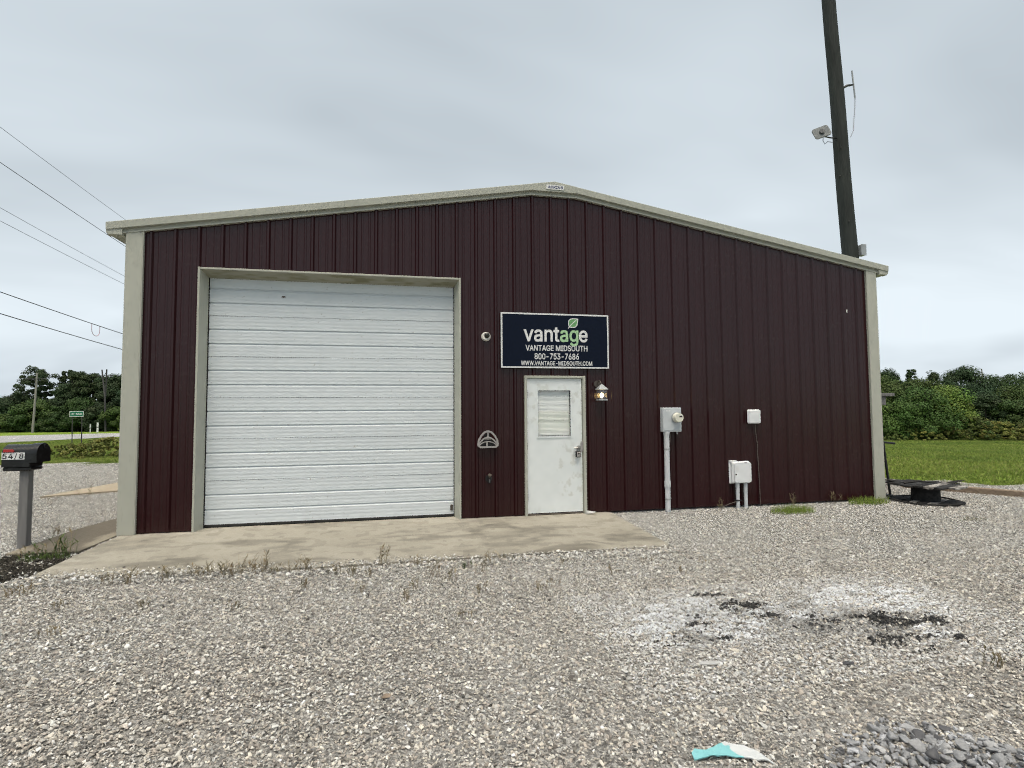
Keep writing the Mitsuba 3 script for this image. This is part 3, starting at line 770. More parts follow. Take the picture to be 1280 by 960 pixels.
obj('cable', tube([(13.335, 1.25, 8.38), (13.32, 1.25, 8.15), (13.26, 1.23, 7.85), (13.19, 1.18, 7.6), (13.12, 1.19, 7.45)], 0.007, 6), 'pale_wire', wa, True)

# ------------------------------------------------------------------ overhead wires
WL = ['topmost of the thin overhead wires left of the building', 'second overhead wire from the top, dark, nearest the eave', 'third overhead wire from the top, thin, upper of a close pair', 'fourth overhead wire from the top, thin, lower of a close pair', 'thick black overhead cable with a pink loop hanging from it', 'lowest thick black overhead cable left of the building']
WD = [(-11.6, 13.504, -0.069, 0.009), (-10.2, 11.301, -0.078, 0.012), (-11.6, 10.511, -0.075, 0.009), (-11.0, 9.548, -0.066, 0.009), (-11.1, 7.043, -0.071, 0.017), (-11.1, 6.298, -0.075, 0.017)]
for i, (x, c0, s, r) in enumerate(WD):
    yy = np.linspace(-25, 95, 121)
    t = (yy + 25) % 60 - 25
    zz = c0 + s * yy + 0.0009 * yy ** 2
    ys = np.linspace(-30, 108, 93)
    mirrored = np.where(ys > 80, 80 - (ys - 80), ys)
    zz = c0 + s * mirrored + 0.0009 * mirrored ** 2
    key = obj('overhead_wire', tube(np.column_stack([np.full_like(ys, x), ys, zz]), r, 6), 'wire_dark', smooth=True)
    tag(key, WL[i], 'wire', 'overhead wires left of the building')
zc = 7.043 - 0.071 * 20.4 + 0.0009 * 20.4 ** 2
rb = obj('marker_loop', tube([(-11.1, 20.1, zc)] + [(-11.1, 20.43 + 0.33 * -math.cos(t), zc - 0.12 - 0.42 * math.sin(t) ** 0.6) for t in np.linspace(0.1, math.pi - 0.1, 12)] + [(-11.1, 20.76, zc)], 0.013, 6), 'pink_ribbon', smooth=True)
tag(rb, 'pink loop hanging from the upper thick black cable', 'loop')

# ------------------------------------------------------------------ mailbox
mp = obj('mailbox_post', box(-0.928, -0.828, -0.39, -0.29, -0.1, 0.935, 0.006), 'grey_wood')
tag(mp, 'weathered grey square wooden post carrying the black mailbox', 'post')
M = tag('mailbox', 'black arched mailbox with worn number stickers on a grey wooden post', 'mailbox')


def arch(cy, w, z0, z1):
    r = w / 2
    return [(cy - r, z0), (cy + r, z0)] + [(cy + r * math.cos(t), z1 - r + r * math.sin(t)) for t in np.linspace(0, math.pi, 17)]


obj('body', poly_x(arch(-0.33, 0.24, 0.985, 1.262), -1.085, -0.785), 'mailbox_black', M, 40)
obj('base', box(-1.080, -0.775, -0.445, -0.215, 0.936, 0.984, 0.012), 'mailbox_black', M)
obj('door', poly_x(arch(-0.33, 0.262, 1.035, 1.274), -0.80, -0.705), 'mailbox_black', M, 40)
obj('flag', cat(box(-1.065, -0.955, -0.462, -0.456, 1.172, 1.205, 0.002), cyl((-0.965, -0.465, 1.182), (-0.965, -0.45, 1.182), 0.014, n=10)), 'red_paint', M)
obj('latch', box(-0.715, -0.690, -0.345, -0.315, 1.215, 1.262, 0.004), 'mailbox_black', M)
nm = obj('number_plate', box(-1.084, -0.838, -0.4535, -0.4505, 1.078, 1.165, 0.001), 'white_print', M)
for t, x in (('5', -1.076), ('4', -1.012), ('/', -0.946), ('8', -0.898)):
    obj('digit', letters(t, x, x + (0.048 if t != '/' else 0.024), 1.091, 0.062, -0.4536, True, 0.05, 0.0015), 'sign_black', nm)

# ------------------------------------------------------------------ right side: broken cable reel, stand, timbers
R = tag('cable_reel', 'broken wooden cable reel with splintered top lying by the building corner', 'cable reel')
rc = np.array([12.86, -0.30])
r3 = np.random.default_rng(21)


def disc_planks(z, rad_, th, n_, rot, ragged, tilt=0.0):
    out = []
    w = 2 * rad_ / n_
    for i in range(n_):
        y0 = -rad_ + i * w
        m_ = y0 + w / 2
        hl = math.sqrt(max(rad_ ** 2 - m_ ** 2, 0.02))
        a, b = -hl * (1 - ragged * r3.random()), hl * (1 - ragged * r3.random())
        tip = 0.10 * ragged
        pts = [(a, y0 + 0.004), (b - tip * r3.random(), y0 + 0.004), (b + tip * r3.random(), y0 + w * 0.5), (b - tip * r3.random(), y0 + w - 0.004), (a + tip * r3.random(), y0 + w - 0.004), (a - tip * r3.random(), y0 + w * 0.45)]
        m = slab(sg.Polygon(pts).convex_hull, z, z + th * (0.7 + 0.5 * r3.random()))
        m = turn(m, r3.normal(0, 4 * ragged), [0, 1, 0], [0, 0, z])
        m = turn(m, r3.normal(0, 3 * ragged), [1, 0, 0], [0, m_, z])
        m = turn(m, rot, [0, 0, 1], [0, 0, 0])
        m.apply_translation([rc[0], rc[1], 0])
        out.append(m)
    return out


for m in disc_planks(0.265, 0.54, 0.035, 8, 20, 0.16):
    obj('top_plank', m, 'weathered_plank' if r3.random() < 0.6 else 'black_wood', R)
for m in disc_planks(-0.02, 0.50, 0.030, 8, 25, 0.22):
    obj('bottom_plank', m, 'black_wood' if r3.random() < 0.6 else 'weathered_plank', R)
obj('drum', cyl((rc[0], rc[1], 0.0), (rc[0] + 0.01, rc[1], 0.262), 0.215, 0.205, 28), 'black_wood', R, 40)
hoop = np.array([(rc[0] + 0.53 * math.cos(t), rc[1] + 0.53 * math.sin(t), 0.005 + 0.01 * math.sin(3 * t)) for t in np.linspace(0, 2 * math.pi, 49)])
obj('rim_hoop', tube(hoop, 0.013, 6), 'black_wood', R)
for i in range(11):                                       # splinters sticking out of the top
    a = r3.uniform(-0.7, 0.6) if i < 7 else r3.uniform(2, 4)
    p0 = np.array([rc[0] + 0.40 * math.cos(a), rc[1] + 0.40 * math.sin(a), 0.29])
    p1 = p0 + np.array([math.cos(a) * r3.uniform(0.15, 0.34), math.sin(a) * r3.uniform(0.1, 0.2), r3.uniform(-0.16, 0.12)])
    obj('splinter', tube([p0, (p0 + p1) / 2 + [0, 0, 0.02], p1], [0.022, 0.016, 0.004], 4), 'black_wood', R)
obj('splinter', tube([(rc[0] - 0.45, rc[1], 0.32), (rc[0] - 0.25, rc[1] - 0.1, 0.36), (rc[0] + 0.15, rc[1] - 0.1, 0.31)], [0.02, 0.018, 0.01], 4), 'black_wood', R)

st = tag('metal_stand', 'black metal stand with short top arm beside the right corner', 'stand')
obj('post', tube([(12.85, 0.38, -0.05), (12.74, 0.38, 0.985)], 0.022, 10), 'black_plastic', st)
obj('arm', tube([(12.70, 0.39, 0.995), (12.96, 0.34, 0.965)], 0.020, 10), 'black_plastic', st)
obj('foot', box(12.74, 12.86, 0.32, 0.44, -0.04, 0.0, 0.005), 'black_plastic', st)
obj('hanging_chain', tube([(12.72, 0.39, 0.98), (12.735, 0.40, 0.8), (12.735, 0.40, 0.5), (12.745, 0.40, 0.2), (12.75, 0.42, -0.02)], 0.011, 6), 'dark_bronze', st)

for i, (a, b, lab) in enumerate((((14.05, 1.22), (15.25, -0.66), 'brown timber edging beam nearest the cable reel'), ((15.27, -0.69), (16.9, -3.2), 'brown timber edging beam running out of frame at right'))):
    d = np.array(b) - np.array(a)
    ln = np.linalg.norm(d)
    m = turn(box(0, ln, -0.075, 0.075, -0.06, 0.085, 0.012), math.degrees(math.atan2(d[1], d[0])), [0, 0, 1], [0, 0, 0])
    m.apply_translation([a[0], a[1], 0])
    tag(obj('edging_timber', m, 'brown_timber'), lab, 'timber', 'timber edging')


# ------------------------------------------------------------------ stones
def stone_kinds(n_, seed, flat=0.55):
    r = np.random.default_rng(seed)
    out = []
    for _ in range(n_):
        p = r.normal(size=(9, 3))
        p /= np.linalg.norm(p, axis=1, keepdims=True)
        p *= r.uniform(0.75, 1.1, (9, 1))
        p *= [1.0, r.uniform(0.6, 0.95), r.uniform(flat - 0.15, flat + 0.15)]
        m = hull(p)
        out.append((np.array(m.vertices), np.array(m.faces)))
    return out


KINDS = stone_kinds(40, 5)
PAL0 = {'grey': [(0.37, 0.368, 0.355), (0.45, 0.448, 0.438), (0.27, 0.268, 0.258), (0.51, 0.508, 0.50), (0.17, 0.166, 0.158), (0.37, 0.35, 0.315)],
       'tan': [(0.36, 0.338, 0.305), (0.42, 0.39, 0.345), (0.27, 0.242, 0.215), (0.50, 0.48, 0.445), (0.33, 0.298, 0.27), (0.16, 0.148, 0.138), (0.39, 0.378, 0.36)]}


def stones(xy, size, z, colors, r, tilt=0.35):
    """many stones as one mesh: (vertices, faces, colours)"""
    V, F, C, at = [], [], [], 0
    n_ = len(xy)
    which = r.integers(0, len(KINDS), n_)
    yaw, t1, t2 = r.uniform(0, 2 * np.pi, n_), r.normal(0, tilt, n_), r.normal(0, tilt, n_)
    for i in range(n_):
        v, f = KINDS[which[i]]
        v = v * size[i]
        c1, s1, c2, s2 = math.cos(t1[i]), math.sin(t1[i]), math.cos(t2[i]), math.sin(t2[i])
        cy, sy_ = math.cos(yaw[i]), math.sin(yaw[i])
        Rm = np.array([[cy, -sy_, 0], [sy_, cy, 0], [0, 0, 1]]) @ np.array([[c1, 0, s1], [0, 1, 0], [-s1, 0, c1]]) @ np.array([[1, 0, 0], [0, c2, -s2], [0, s2, c2]])
        V.append(v @ Rm.T + [xy[i, 0], xy[i, 1], z[i]])
        F.append(f + at)
        C.append(np.repeat(colors[i][None], len(v), 0))
        at += len(v)
    return trimesh.Trimesh(np.vstack(V), np.vstack(F), process=False), np.vstack(C)


def pick(tan, n_, r):
    p, q = np.array(PAL0['grey']) * [1.26, 1.255, 1.225], np.array(PAL0['tan']) * [1.245, 1.25, 1.23]
    c = np.where(r.random((n_, 1)) < tan, q[r.integers(0, len(q), n_)], p[r.integers(0, len(p), n_)]) * r.normal(1, 0.18, (n_, 1)).clip(0.5, 1.4)
    dark = r.random(n_) < 0.05
    c[dark] *= 0.3
    pale = r.random(n_) < 0.03
    c[pale] = c[pale] * 1.25
    return c.clip(0.02, 0.70)


NV = 3
for kind in range(4):
    for v_ in range(NV):
        r = np.random.default_rng(100 + v_ + 50 * kind)
        n_ = 4300
        xy = r.uniform(-0.5, 0.5, (n_, 2))
        size = np.exp(r.normal(math.log(0.0086), 0.38, n_)).clip(0.004, 0.027)
        z = r.uniform(-0.002, 0.009, n_) + 0.12 * size
        m, c = stones(xy, size, z, pick(0.1 + 0.28 * kind, n_, r), r)
        scene['stones_%d_%d' % (kind, v_)] = {'type': 'shapegroup', 'a': mikit.ply(m, 'stone', color=c)}

HIDE = lambda x, y, z=0: -17 < math.degrees(math.atan2(x - CAM[0], y - CAM[1])) < 38 and y > 1.5
slab_in = SLAB.buffer(-0.72)
cells = []
for gx in np.arange(-13.5, 19, 1.0):
    for gy in np.arange(-6.6, 14, 1.0):
        sxp, dep = screen(gx, gy)
        if dep < 0.6 or sxp < -60 - 500 / dep or sxp > 1340 + 500 / dep or HIDE(gx, gy):
            continue
        if not LOTW.contains(sg.Point(gx, gy)) or slab_in.contains(sg.Point(gx, gy)):
            continue
        if 0.6 < gx < W - 0.6 and gy > 0.6:
            continue
        cells.append((gx, gy))
r = np.random.default_rng(9)
for i, (gx, gy) in enumerate(cells):
    q = meshkit.fbm(np.array([gx * 0.30, gy * 0.30, 1.7]), 3, 8) - 0.5
    tanp = 1 / (1 + math.exp((gy + 3.2 - 3.0 * q) * 1.0))
    if gx < 0 and gy > -1:
        tanp *= 0.2
    kind = int(np.clip(round(3 * tanp + r.normal(0, 0.25)), 0, 3))
    e = 0.012 * (meshkit.fbm(np.array([gx * 0.7, gy * 0.7, 0.3]), 2, 4) - 0.5)
    scene['gravel__%03d' % (i + 1)] = {'type': 'instance', 'group': {'type': 'ref', 'id': 'stones_%d_%d' % (kind, r.integers(0, NV))},
                                       'to_world': T().translate([gx, gy, GZ + 0.004 + e + float(height(gx, gy))]).rotate([0, 0, 1], 90 * int(r.integers(0, 4)))}
tag('gravel', 'loose pale grey and tan crushed gravel covering the lot', 'gravel', kind='stuff')

# gravel that has spilled over the front edge of the apron, most at the left
r = np.random.default_rng(31)
xy = []
while len(xy) < 5200:
    x = r.uniform(0.0, 7.0)
    fy = -1.86 - 0.24 * min(1, x / 3) - 0.03 * max(0, (x - 3) / 4)
    reach = 0.26 * (1 - ss(2.8, 6.0, x)) * (0.35 + 1.2 * meshkit.fbm(np.array([x * 1.7, 0.2, 0]), 3, 2)) + 0.02
    d_ = -0.25 + r.random() * (0.25 + reach)
    if d_ > 0 and r.random() < (d_ / reach) ** 0.8:
        continue
    xy.append((x, fy + d_))
xy = np.array(xy)
sz_ = np.exp(r.normal(math.log(0.011), 0.4, len(xy))).clip(0.004, 0.03)
m, c = stones(xy, sz_, np.where(xy[:, 1] > -2.14, 0.35 * sz_, -0.012 + 0.3 * sz_), pick(0.2, len(xy), r), r)
tag(obj('spilled_gravel', m, 'stone', color=c), 'pale gravel spilled over the front edge of the concrete slab', 'gravel', kind='stuff')

# ash and char where something was burnt
r = np.random.default_rng(77)
WH = [(5.95, -4.12, 0.42, 0.30, 1.0), (5.72, -4.30, 0.26, 0.22, 0.9), (6.33, -4.10, 0.22, 0.33, 1.2), (6.50, -4.22, 0.30, 0.12, 0.9), (6.2, -4.45, 0.2, 0.14, 0.6), (7.85, -3.98, 0.42, 0.24, 1.25), (7.95, -4.28, 0.25, 0.22, 1.1), (7.66, -4.75, 0.14, 0.16, 1.2), (6.95, -4.25, 0.3, 0.08, 0.9), (7.2, -4.05, 0.45, 0.15, 0.55)]
BK = [(6.53, -3.70, 0.17, 0.05, 1.3), (6.60, -4.00, 0.18, 0.10, 1.2), (6.05, -4.30, 0.10, 0.20, 0.9), (5.88, -4.50, 0.22, 0.06, 0.8), (7.58, -4.50, 0.17, 0.13, 1.5), (7.78, -4.58, 0.17, 0.08, 1.4), (7.72, -4.86, 0.05, 0.045, 2.5), (7.20, -4.78, 0.20, 0.07, 1.0), (7.05, -4.38, 0.28, 0.10, 0.9), (6.7, -4.22, 0.16, 0.05, 0.8), (7.35, -4.42, 0.12, 0.06, 0.9), (7.32, -4.95, 0.10, 0.06, 0.9), (7.45, -4.80, 0.2, 0.05, 0.8)]
GY = [(6.2, -4.25, 0.55, 0.36, 1.4), (6.85, -4.28, 0.5, 0.27, 2.1), (7.4, -4.42, 0.42, 0.28, 2.0)]
n_ = 42000
xy = np.column_stack([r.uniform(5.2, 8.6, n_), r.uniform(-5.2, -3.45, n_)])
den = lambda L: sum(w * np.exp(-(((xy[:, 0] - a) / sa) ** 2 + ((xy[:, 1] - b) / sb) ** 2)) for a, b, sa, sb, w in L)
nz = meshkit.fbm(np.column_stack([xy * [8, 17], np.zeros(n_)]), 4, 3)
nz2 = meshkit.fbm(np.column_stack([xy * [9, 16], np.ones(n_)]), 4, 13)
nz3 = meshkit.fbm(np.column_stack([xy * [6, 9], np.ones(n_) * 3]), 4, 17)
wv, bv, gv_ = den(WH) * (-0.35 + 3.2 * (nz - 0.22)), den(BK) * (-0.45 + 3.6 * (nz2 - 0.22)), den(GY) * (0.2 + 1.7 * (nz3 - 0.2))
amt = np.clip((wv + 0.28) * 1.25, 0, 1)
gam = np.clip(gv_ * 1.25, 0, 1)
bam = np.clip((bv - 0.03) * 1.05, 0, 1)
black = r.random(n_) < np.maximum(bam ** 1.25, 0.02 * gam ** 3 * (np.abs(xy[:, 1] + 4.3) < 0.45))
keep = ~black & (r.random(n_) < np.maximum(0.9 * amt ** 0.8, 0.9 * gam))
t_ = (amt * r.uniform(0.6, 1.2, n_)).clip(0, 1)[:, None]
k_ = (gam * (1 - 0.8 * amt) * r.uniform(0.35, 1.0, n_)).clip(0, 1)[:, None]
col = pick(0.5, n_, r)
col = col * (1 - t_) + np.array([0.70, 0.72, 0.74]) * r.uniform(0.8, 1.05, (n_, 1)) * t_
col = col * (1 - k_) + np.array([0.055, 0.055, 0.055]) * k_
sz_ = np.exp(r.normal(math.log(0.0085), 0.4, n_)).clip(0.004, 0.02)
m, c = stones(xy[keep], sz_[keep], GZ + 0.012 + 0.007 * r.random(keep.sum()), col[keep], r, 0.25)
tag(obj('ash', m, 'stone', color=c), 'white and grey ash left by a fire on the gravel', 'ash', kind='stuff')
m, c = stones(xy[black], sz_[black] * r.uniform(0.5, 1.5, black.sum()), GZ + 0.013 + 0.016 * r.random(black.sum()), np.full((black.sum(), 3), 0.01), r, 0.5)
tag(obj('charred_debris', m, 'char'), 'black charred scraps lying in the ash on the gravel', 'charred debris', kind='stuff')

r = np.random.default_rng(41)
xy = np.column_stack([r.uniform(-1.3, 0.15, 5000), r.uniform(-2.0, -0.7, 5000)])
xy = xy[[SOIL.contains(sg.Point(p)) for p in xy]]
k_ = meshkit.fbm(np.column_stack([xy * 5, 0 * xy[:, :1]]), 3, 6)
xy = xy[k_ > 0.42]
m, c = stones(xy, r.uniform(0.008, 0.022, len(xy)), GZ + 0.014 + 0.012 * r.random(len(xy)), np.array([0.018, 0.016, 0.012]) * r.uniform(0.5, 3, (len(xy), 1)), r, 0.6)
tag(obj('leaf_litter', m, 'stone', color=c), 'dark damp leaf litter over the soil between the slabs', 'leaf litter', kind='stuff')

# loose pieces on the gravel
xs_ = [(5.184, -5.635), (5.215, -5.612), (5.26, -5.628), (5.325, -5.617), (5.386, -5.597), (5.407, -5.623), (5.462, -5.638), (5.495, -5.675), (5.513, -5.701), (5.531, -5.741), (5.544, -5.768), (5.516, -5.739), (5.43, -5.713), (5.377, -5.698), (5.338, -5.678), (5.281, -5.672), (5.222, -5.668), (5.178, -5.672)]
tp = sg.Polygon(xs_)
m = sheet(tp, 0, 0.02, 0, False)
v = m.vertices.copy()
v[:, 2] = GZ + 0.018 + 0.006 * np.sin((v[:, 0] - 5.18) * 9) + 0.008 * meshkit.noise(np.column_stack([v[:, :2] * 30, v[:, 2] * 0])) + (v[:, 1] + 5.70) * 0.12
m.vertices = v
th = m.copy()
th.vertices = th.vertices - [0, 0, 0.004]
th.invert()
tag(obj('torn_plastic_piece', cat(m, th), 'torn_plastic', smooth=False), 'torn turquoise and white plastic scrap lying on the gravel', 'scrap')
m = slab(sg.Polygon([(5.70, -4.83), (5.73, -4.80), (5.86, -4.815), (5.87, -4.845), (5.80, -4.855)]), GZ + 0.012, GZ + 0.020)
tag(obj('paper_scrap', m, 'white_scrap'), 'small white flat scrap lying below the ash patch', 'scrap')
m = hull(np.random.default_rng(4).normal(size=(14, 3)) * [0.05, 0.035, 0.018] + [6.63, -0.10, 0.025])
tag(obj('crumpled_scrap', m, 'white_scrap'), 'small crumpled pale scrap on the slab beside the door frame', 'scrap')
for i, (x, y, s, lab, mt_) in enumerate(((3.72, -4.80, 0.030, 'rusty brown stone lying alone on the gravel in the foreground', 'brown_timber'), (6.66, -5.02, 0.045, 'flat dark stone lying between the ash and the grey stone pile', 'dark_grey_stone'))):
    v, f = KINDS[3 + i]
    tag(obj('dark_stone', trimesh.Trimesh(v * s * np.array([1.3, 0.9, 0.8]) + [x, y, GZ + 0.022], f, process=False), mt_), lab, 'stone')

# the grey stone pile at the lower right
SP = tag('stone_pile', 'spread pile of larger smooth grey stones at the lower right', 'stone pile')
r = np.random.default_rng(55)
shapes = []
for k in range(10):
    p = r.normal(size=(13, 3))
    p /= np.linalg.norm(p, axis=1, keepdims=True)
    p *= np.array([1.1, r.uniform(0.6, 0.9), r.uniform(0.36, 0.58)]) * r.uniform(0.95, 1.25, (13, 1))
    hm = hull(p)
    shapes.append(hm.subdivide_loop(1))
plys = {mt_: [mikit.ply(s, mt_, smooth=28) for s in shapes] for mt_ in ('smooth_grey_stone', 'dark_grey_stone', 'pale_grey_stone')}
P0 = sg.Polygon([(6.0, -5.66), (6.33, -5.58), (6.60, -5.70), (6.86, -5.97), (7.0, -6.35), (6.2, -6.5), (5.55, -6.35), (5.52, -5.98)])
placed, tries = [], 0
while len(placed) < 250 and tries < 30000:
    tries += 1
    x, y = r.uniform(5.4, 7.2), r.uniform(-6.5, -5.4)
    d_ = P0.exterior.distance(sg.Point(x, y))
    if not P0.contains(sg.Point(x, y)) or (r.random() > 0.12 + d_ / 0.30):
        continue
    s = float(np.exp(r.normal(math.log(0.031), 0.24)).clip(0.018, 0.048))
    if any((x - a) ** 2 + (y - b) ** 2 < (0.56 * (s + c_)) ** 2 for a, b, c_ in placed):
        continue
    placed.append((x, y, s))
    mt_ = r.choice(['smooth_grey_stone', 'dark_grey_stone', 'pale_grey_stone'], p=[0.60, 0.24, 0.16])
    zz = GZ + 0.008 + 0.22 * s + 0.035 * min(1, d_ / 0.4) * r.random()
    obj('stone', plys[mt_][r.integers(0, 10)], None, SP, to_world=T().translate([x, y, zz]).rotate([0, 0, 1], float(r.uniform(0, 360))).rotate([1, 0, 0], float(r.normal(0, 22))).rotate([0, 1, 0], float(r.normal(0, 22))).scale(s))

pts = np.column_stack([r.uniform(5.45, 7.1, 9000), r.uniform(-6.5, -5.45, 9000)])
dd = np.array([P0.exterior.distance(sg.Point(p)) * (1 if P0.contains(sg.Point(p)) else -1) for p in pts])
pts = pts[r.random(9000) < np.clip(0.12 + dd / 0.25, 0, 0.40)]
sz_ = np.exp(r.normal(math.log(0.0145), 0.3, len(pts))).clip(0.008, 0.024)
m, c = stones(pts, sz_, GZ + 0.012 + 0.012 * r.random(len(pts)), np.array([0.24, 0.245, 0.255]) * r.uniform(0.35, 1.9, (len(pts), 1)), r, 0.4)
tag(obj('small_stones', m, 'stone', SP, color=c), kind='stuff')

# ------------------------------------------------------------------ grass, weeds
def blades(n_, ext, hmin, hmax, w, r, cols, lean=0.5, round_=False):
    xy = r.uniform(-ext, ext, (n_, 2))
    if round_:
        a, q = r.uniform(0, 2 * np.pi, n_), ext * r.random(n_) ** 0.7
        xy = np.column_stack([q * np.cos(a), q * np.sin(a)])
    h_ = r.uniform(hmin, hmax, n_)
    a = r.uniform(0, 2 * np.pi, n_)
    side = np.column_stack([np.cos(a), np.sin(a), np.zeros(n_)]) * w
    ln = r.normal(0, lean, (n_, 2)) * h_[:, None]
    b = np.column_stack([xy, np.zeros(n_)])
    tip = b + np.column_stack([ln, h_])
    mid = b + np.column_stack([ln * 0.35, h_ * 0.6])
    V = np.stack([b - side, b + side, mid + side * 0.7, mid - side * 0.7, tip], 1).reshape(-1, 3)
    k = np.arange(n_)[:, None] * 5
    F = np.vstack([k + [0, 1, 2], k + [0, 2, 3], k + [3, 2, 4]])
    c = np.array(cols)[r.integers(0, len(cols), n_)] * r.uniform(0.7, 1.3, (n_, 1))
    return trimesh.Trimesh(V, F, process=False), np.repeat(c, 5, 0)


GR = [(0.138, 0.205, 0.032), (0.170, 0.238, 0.040), (0.112, 0.172, 0.030), (0.21, 0.235, 0.070)]
for v_ in range(3):
    m, c = blades(2600, 1.05, 0.04, 0.10, 0.006, np.random.default_rng(200 + v_), GR, 0.55)
    c = c * [(0.84, 0.88, 0.85), (1.02, 1.0, 1.0), (1.22, 1.12, 1.25)][v_]
    scene['grass_patch_%d' % v_] = {'type': 'shapegroup', 'a': mikit.ply(m, 'blade', color=c)}
ROADB = ROAD.buffer(0.8)
r = np.random.default_rng(12)
i = 0
for gx in np.arange(-76, 62, 2.0):
    for gy in np.arange(-8, 104, 2.0):
        sxp, dep = screen(gx, gy)
        if dep < 8 or dep > 62 or sxp < -40 - 1500 / dep or sxp > 1320 + 1500 / dep or HIDE(gx, gy):
            continue
        p = sg.Point(gx, gy)
        if LOTW.buffer(-0.5).contains(p) or ROADB.contains(p):
            continue
        i += 1
        scene['grass__%03d' % i] = {'type': 'instance', 'group': {'type': 'ref', 'id': 'grass_patch_%d' % int(np.clip(round(1 + 6.5 * (meshkit.fbm(np.array([gx * 0.12, gy * 0.25, 0.4]), 3, 19) - 0.5) + r.normal(0, 0.35)), 0, 2))},
                                    'to_world': T().translate([gx, gy, -0.078 + float(height(gx, gy))]).rotate([0, 0, 1], 90 * int(r.integers(0, 4)))}
tag('grass', 'green mown lawn grass beside the lot', 'grass', kind='stuff')

DRY = [(0.20, 0.155, 0.095), (0.15, 0.12, 0.07), (0.26, 0.22, 0.15), (0.11, 0.095, 0.05)]
GRN = [(0.06, 0.10, 0.022), (0.085, 0.12, 0.03), (0.05, 0.08, 0.02)]


def weed(x, y, z, h_, n_, r, cols, spread=0.35, leafy=0.0):
    """branched stalks and small leaves: meshes and colours"""
    ms, cs = [], []
    for _ in range(n_):
        a, ln = r.uniform(0, 2 * np.pi), h_ * r.uniform(0.55, 1.1)
        d = np.array([math.cos(a) * spread * r.random(), math.sin(a) * spread * r.random(), 1.0])
        b = np.array([x + r.normal(0, 0.02 + 0.10 * h_), y + r.normal(0, 0.02 + 0.06 * h_), z])
        t = np.linspace(0, 1, 4)[:, None]
        bend = np.array([r.normal(0, 0.12), r.normal(0, 0.12), 0])
        path = b + d * ln * t + bend * ln * t ** 2
        col = np.array(cols[r.integers(0, len(cols))]) * r.uniform(0.8, 1.25)
        parts = [tube(path, [0.0028, 0.0024, 0.0019, 0.0010], 3, False)]
        for q in range(r.integers(2, 6)):
            s = r.uniform(0.3, 0.95)
            o = b + d * ln * s + bend * ln * s ** 2
            aa = r.uniform(0, 2 * np.pi)
            e = o + np.array([math.cos(aa) * 0.7, math.sin(aa) * 0.7, r.uniform(0.3, 1.0)]) * ln * r.uniform(0.12, 0.32)
            parts.append(tube([o, (o + e) / 2 + [0, 0, 0.01 * r.random()], e], [0.0021, 0.0018, 0.0010], 3, False))
            if r.random() < leafy:
                w = np.array([-math.sin(aa), math.cos(aa), 0]) * r.uniform(0.004, 0.010)
                o2 = e + (e - o) * 0.7
                parts.append(trimesh.Trimesh([o, (o + o2) / 2 + w, o2, (o + o2) / 2 - w], [[0, 1, 2], [0, 2, 3]], process=False))
        m = cat(parts)
        ms.append(m)
        cs.append(np.repeat(col[None], len(m.vertices), 0))
    return ms, cs


r = np.random.default_rng(61)
ms, cs = [], []
spots = [(1.75, -2.13, 0.14, 5), (2.1, -2.16, 0.15, 5), (2.28, -2.06, 0.14, 5), (2.5, -2.2, 0.10, 4), (3.1, -2.3, 0.10, 4), (3.45, -2.45, 0.10, 4), (4.6, -2.55, 0.09, 4), (5.5, -2.5, 0.07, 4), (5.9, -2.9, 0.07, 4), (6.6, -3.0, 0.06, 4), (2.4, -3.1, 0.07, 3), (1.2, -3.4, 0.08, 4), (0.5, -3.0, 0.07, 3), (4.3, -3.7, 0.07, 4), (10.3, -0.15, 0.20, 3), (8.9, -0.15, 0.16, 3), (11.2, -0.12, 0.22, 3), (3.57, -2.12, 0.20, 5), (3.29, -2.42, 0.13, 5), (2.82, -2.16, 0.15, 6), (2.66, -2.14, 0.13, 5), (2.37, -2.10, 0.18, 6), (2.2, -2.12, 0.16, 6), (2.0, -2.11, 0.15, 6), (1.86, -2.12, 0.14, 5), (1.5, -2.14, 0.13, 6), (1.14, -2.16, 0.15, 6), (0.95, -2.14, 0.12, 4), (3.93, -2.22, 0.12, 5), (4.49, -3.2, 0.10, 4), (4.23, -2.8, 0.12, 5), (3.82, -3.25, 0.10, 5), (4.08, -2.66, 0.14, 5), (5.05, -3.22, 0.08, 5), (5.2, -3.1, 0.07, 4), (4.72, -2.35, 0.15, 3), (4.9, -2.22, 0.10, 5), (0.37, -2.30, 0.10, 6), (0.25, -2.36, 0.08, 5), (7.56, -5.24, 0.12, 5), (3.9, -2.95, 0.10, 5), (3.4, -2.9, 0.08, 4), (2.9, -2.7, 0.08, 4), (1.6, -2.9, 0.07, 4), (0.9, -2.75, 0.07, 4), (6.4, -2.6, 0.06, 3), (7.0, -2.75, 0.06, 4), (-2.3, 3.6, 0.25, 3), (-2.6, 3.1, 0.2, 3), (-0.9, 0.35, 0.12, 4)]
for x, y, h_, n_ in spots:
    a, b = weed(x, y, 0.0 if SLAB.contains(sg.Point(x, y)) else GZ, 1.12 * h_, n_ + 3, r, DRY, 0.45, 0.35)
    ms += a
    cs += b
tag(obj('dry_weeds', cat(ms), 'dry_stem', color=np.vstack(cs)), 'thin dry brown weed stalks along the front edge of the slab', 'weeds', kind='stuff')

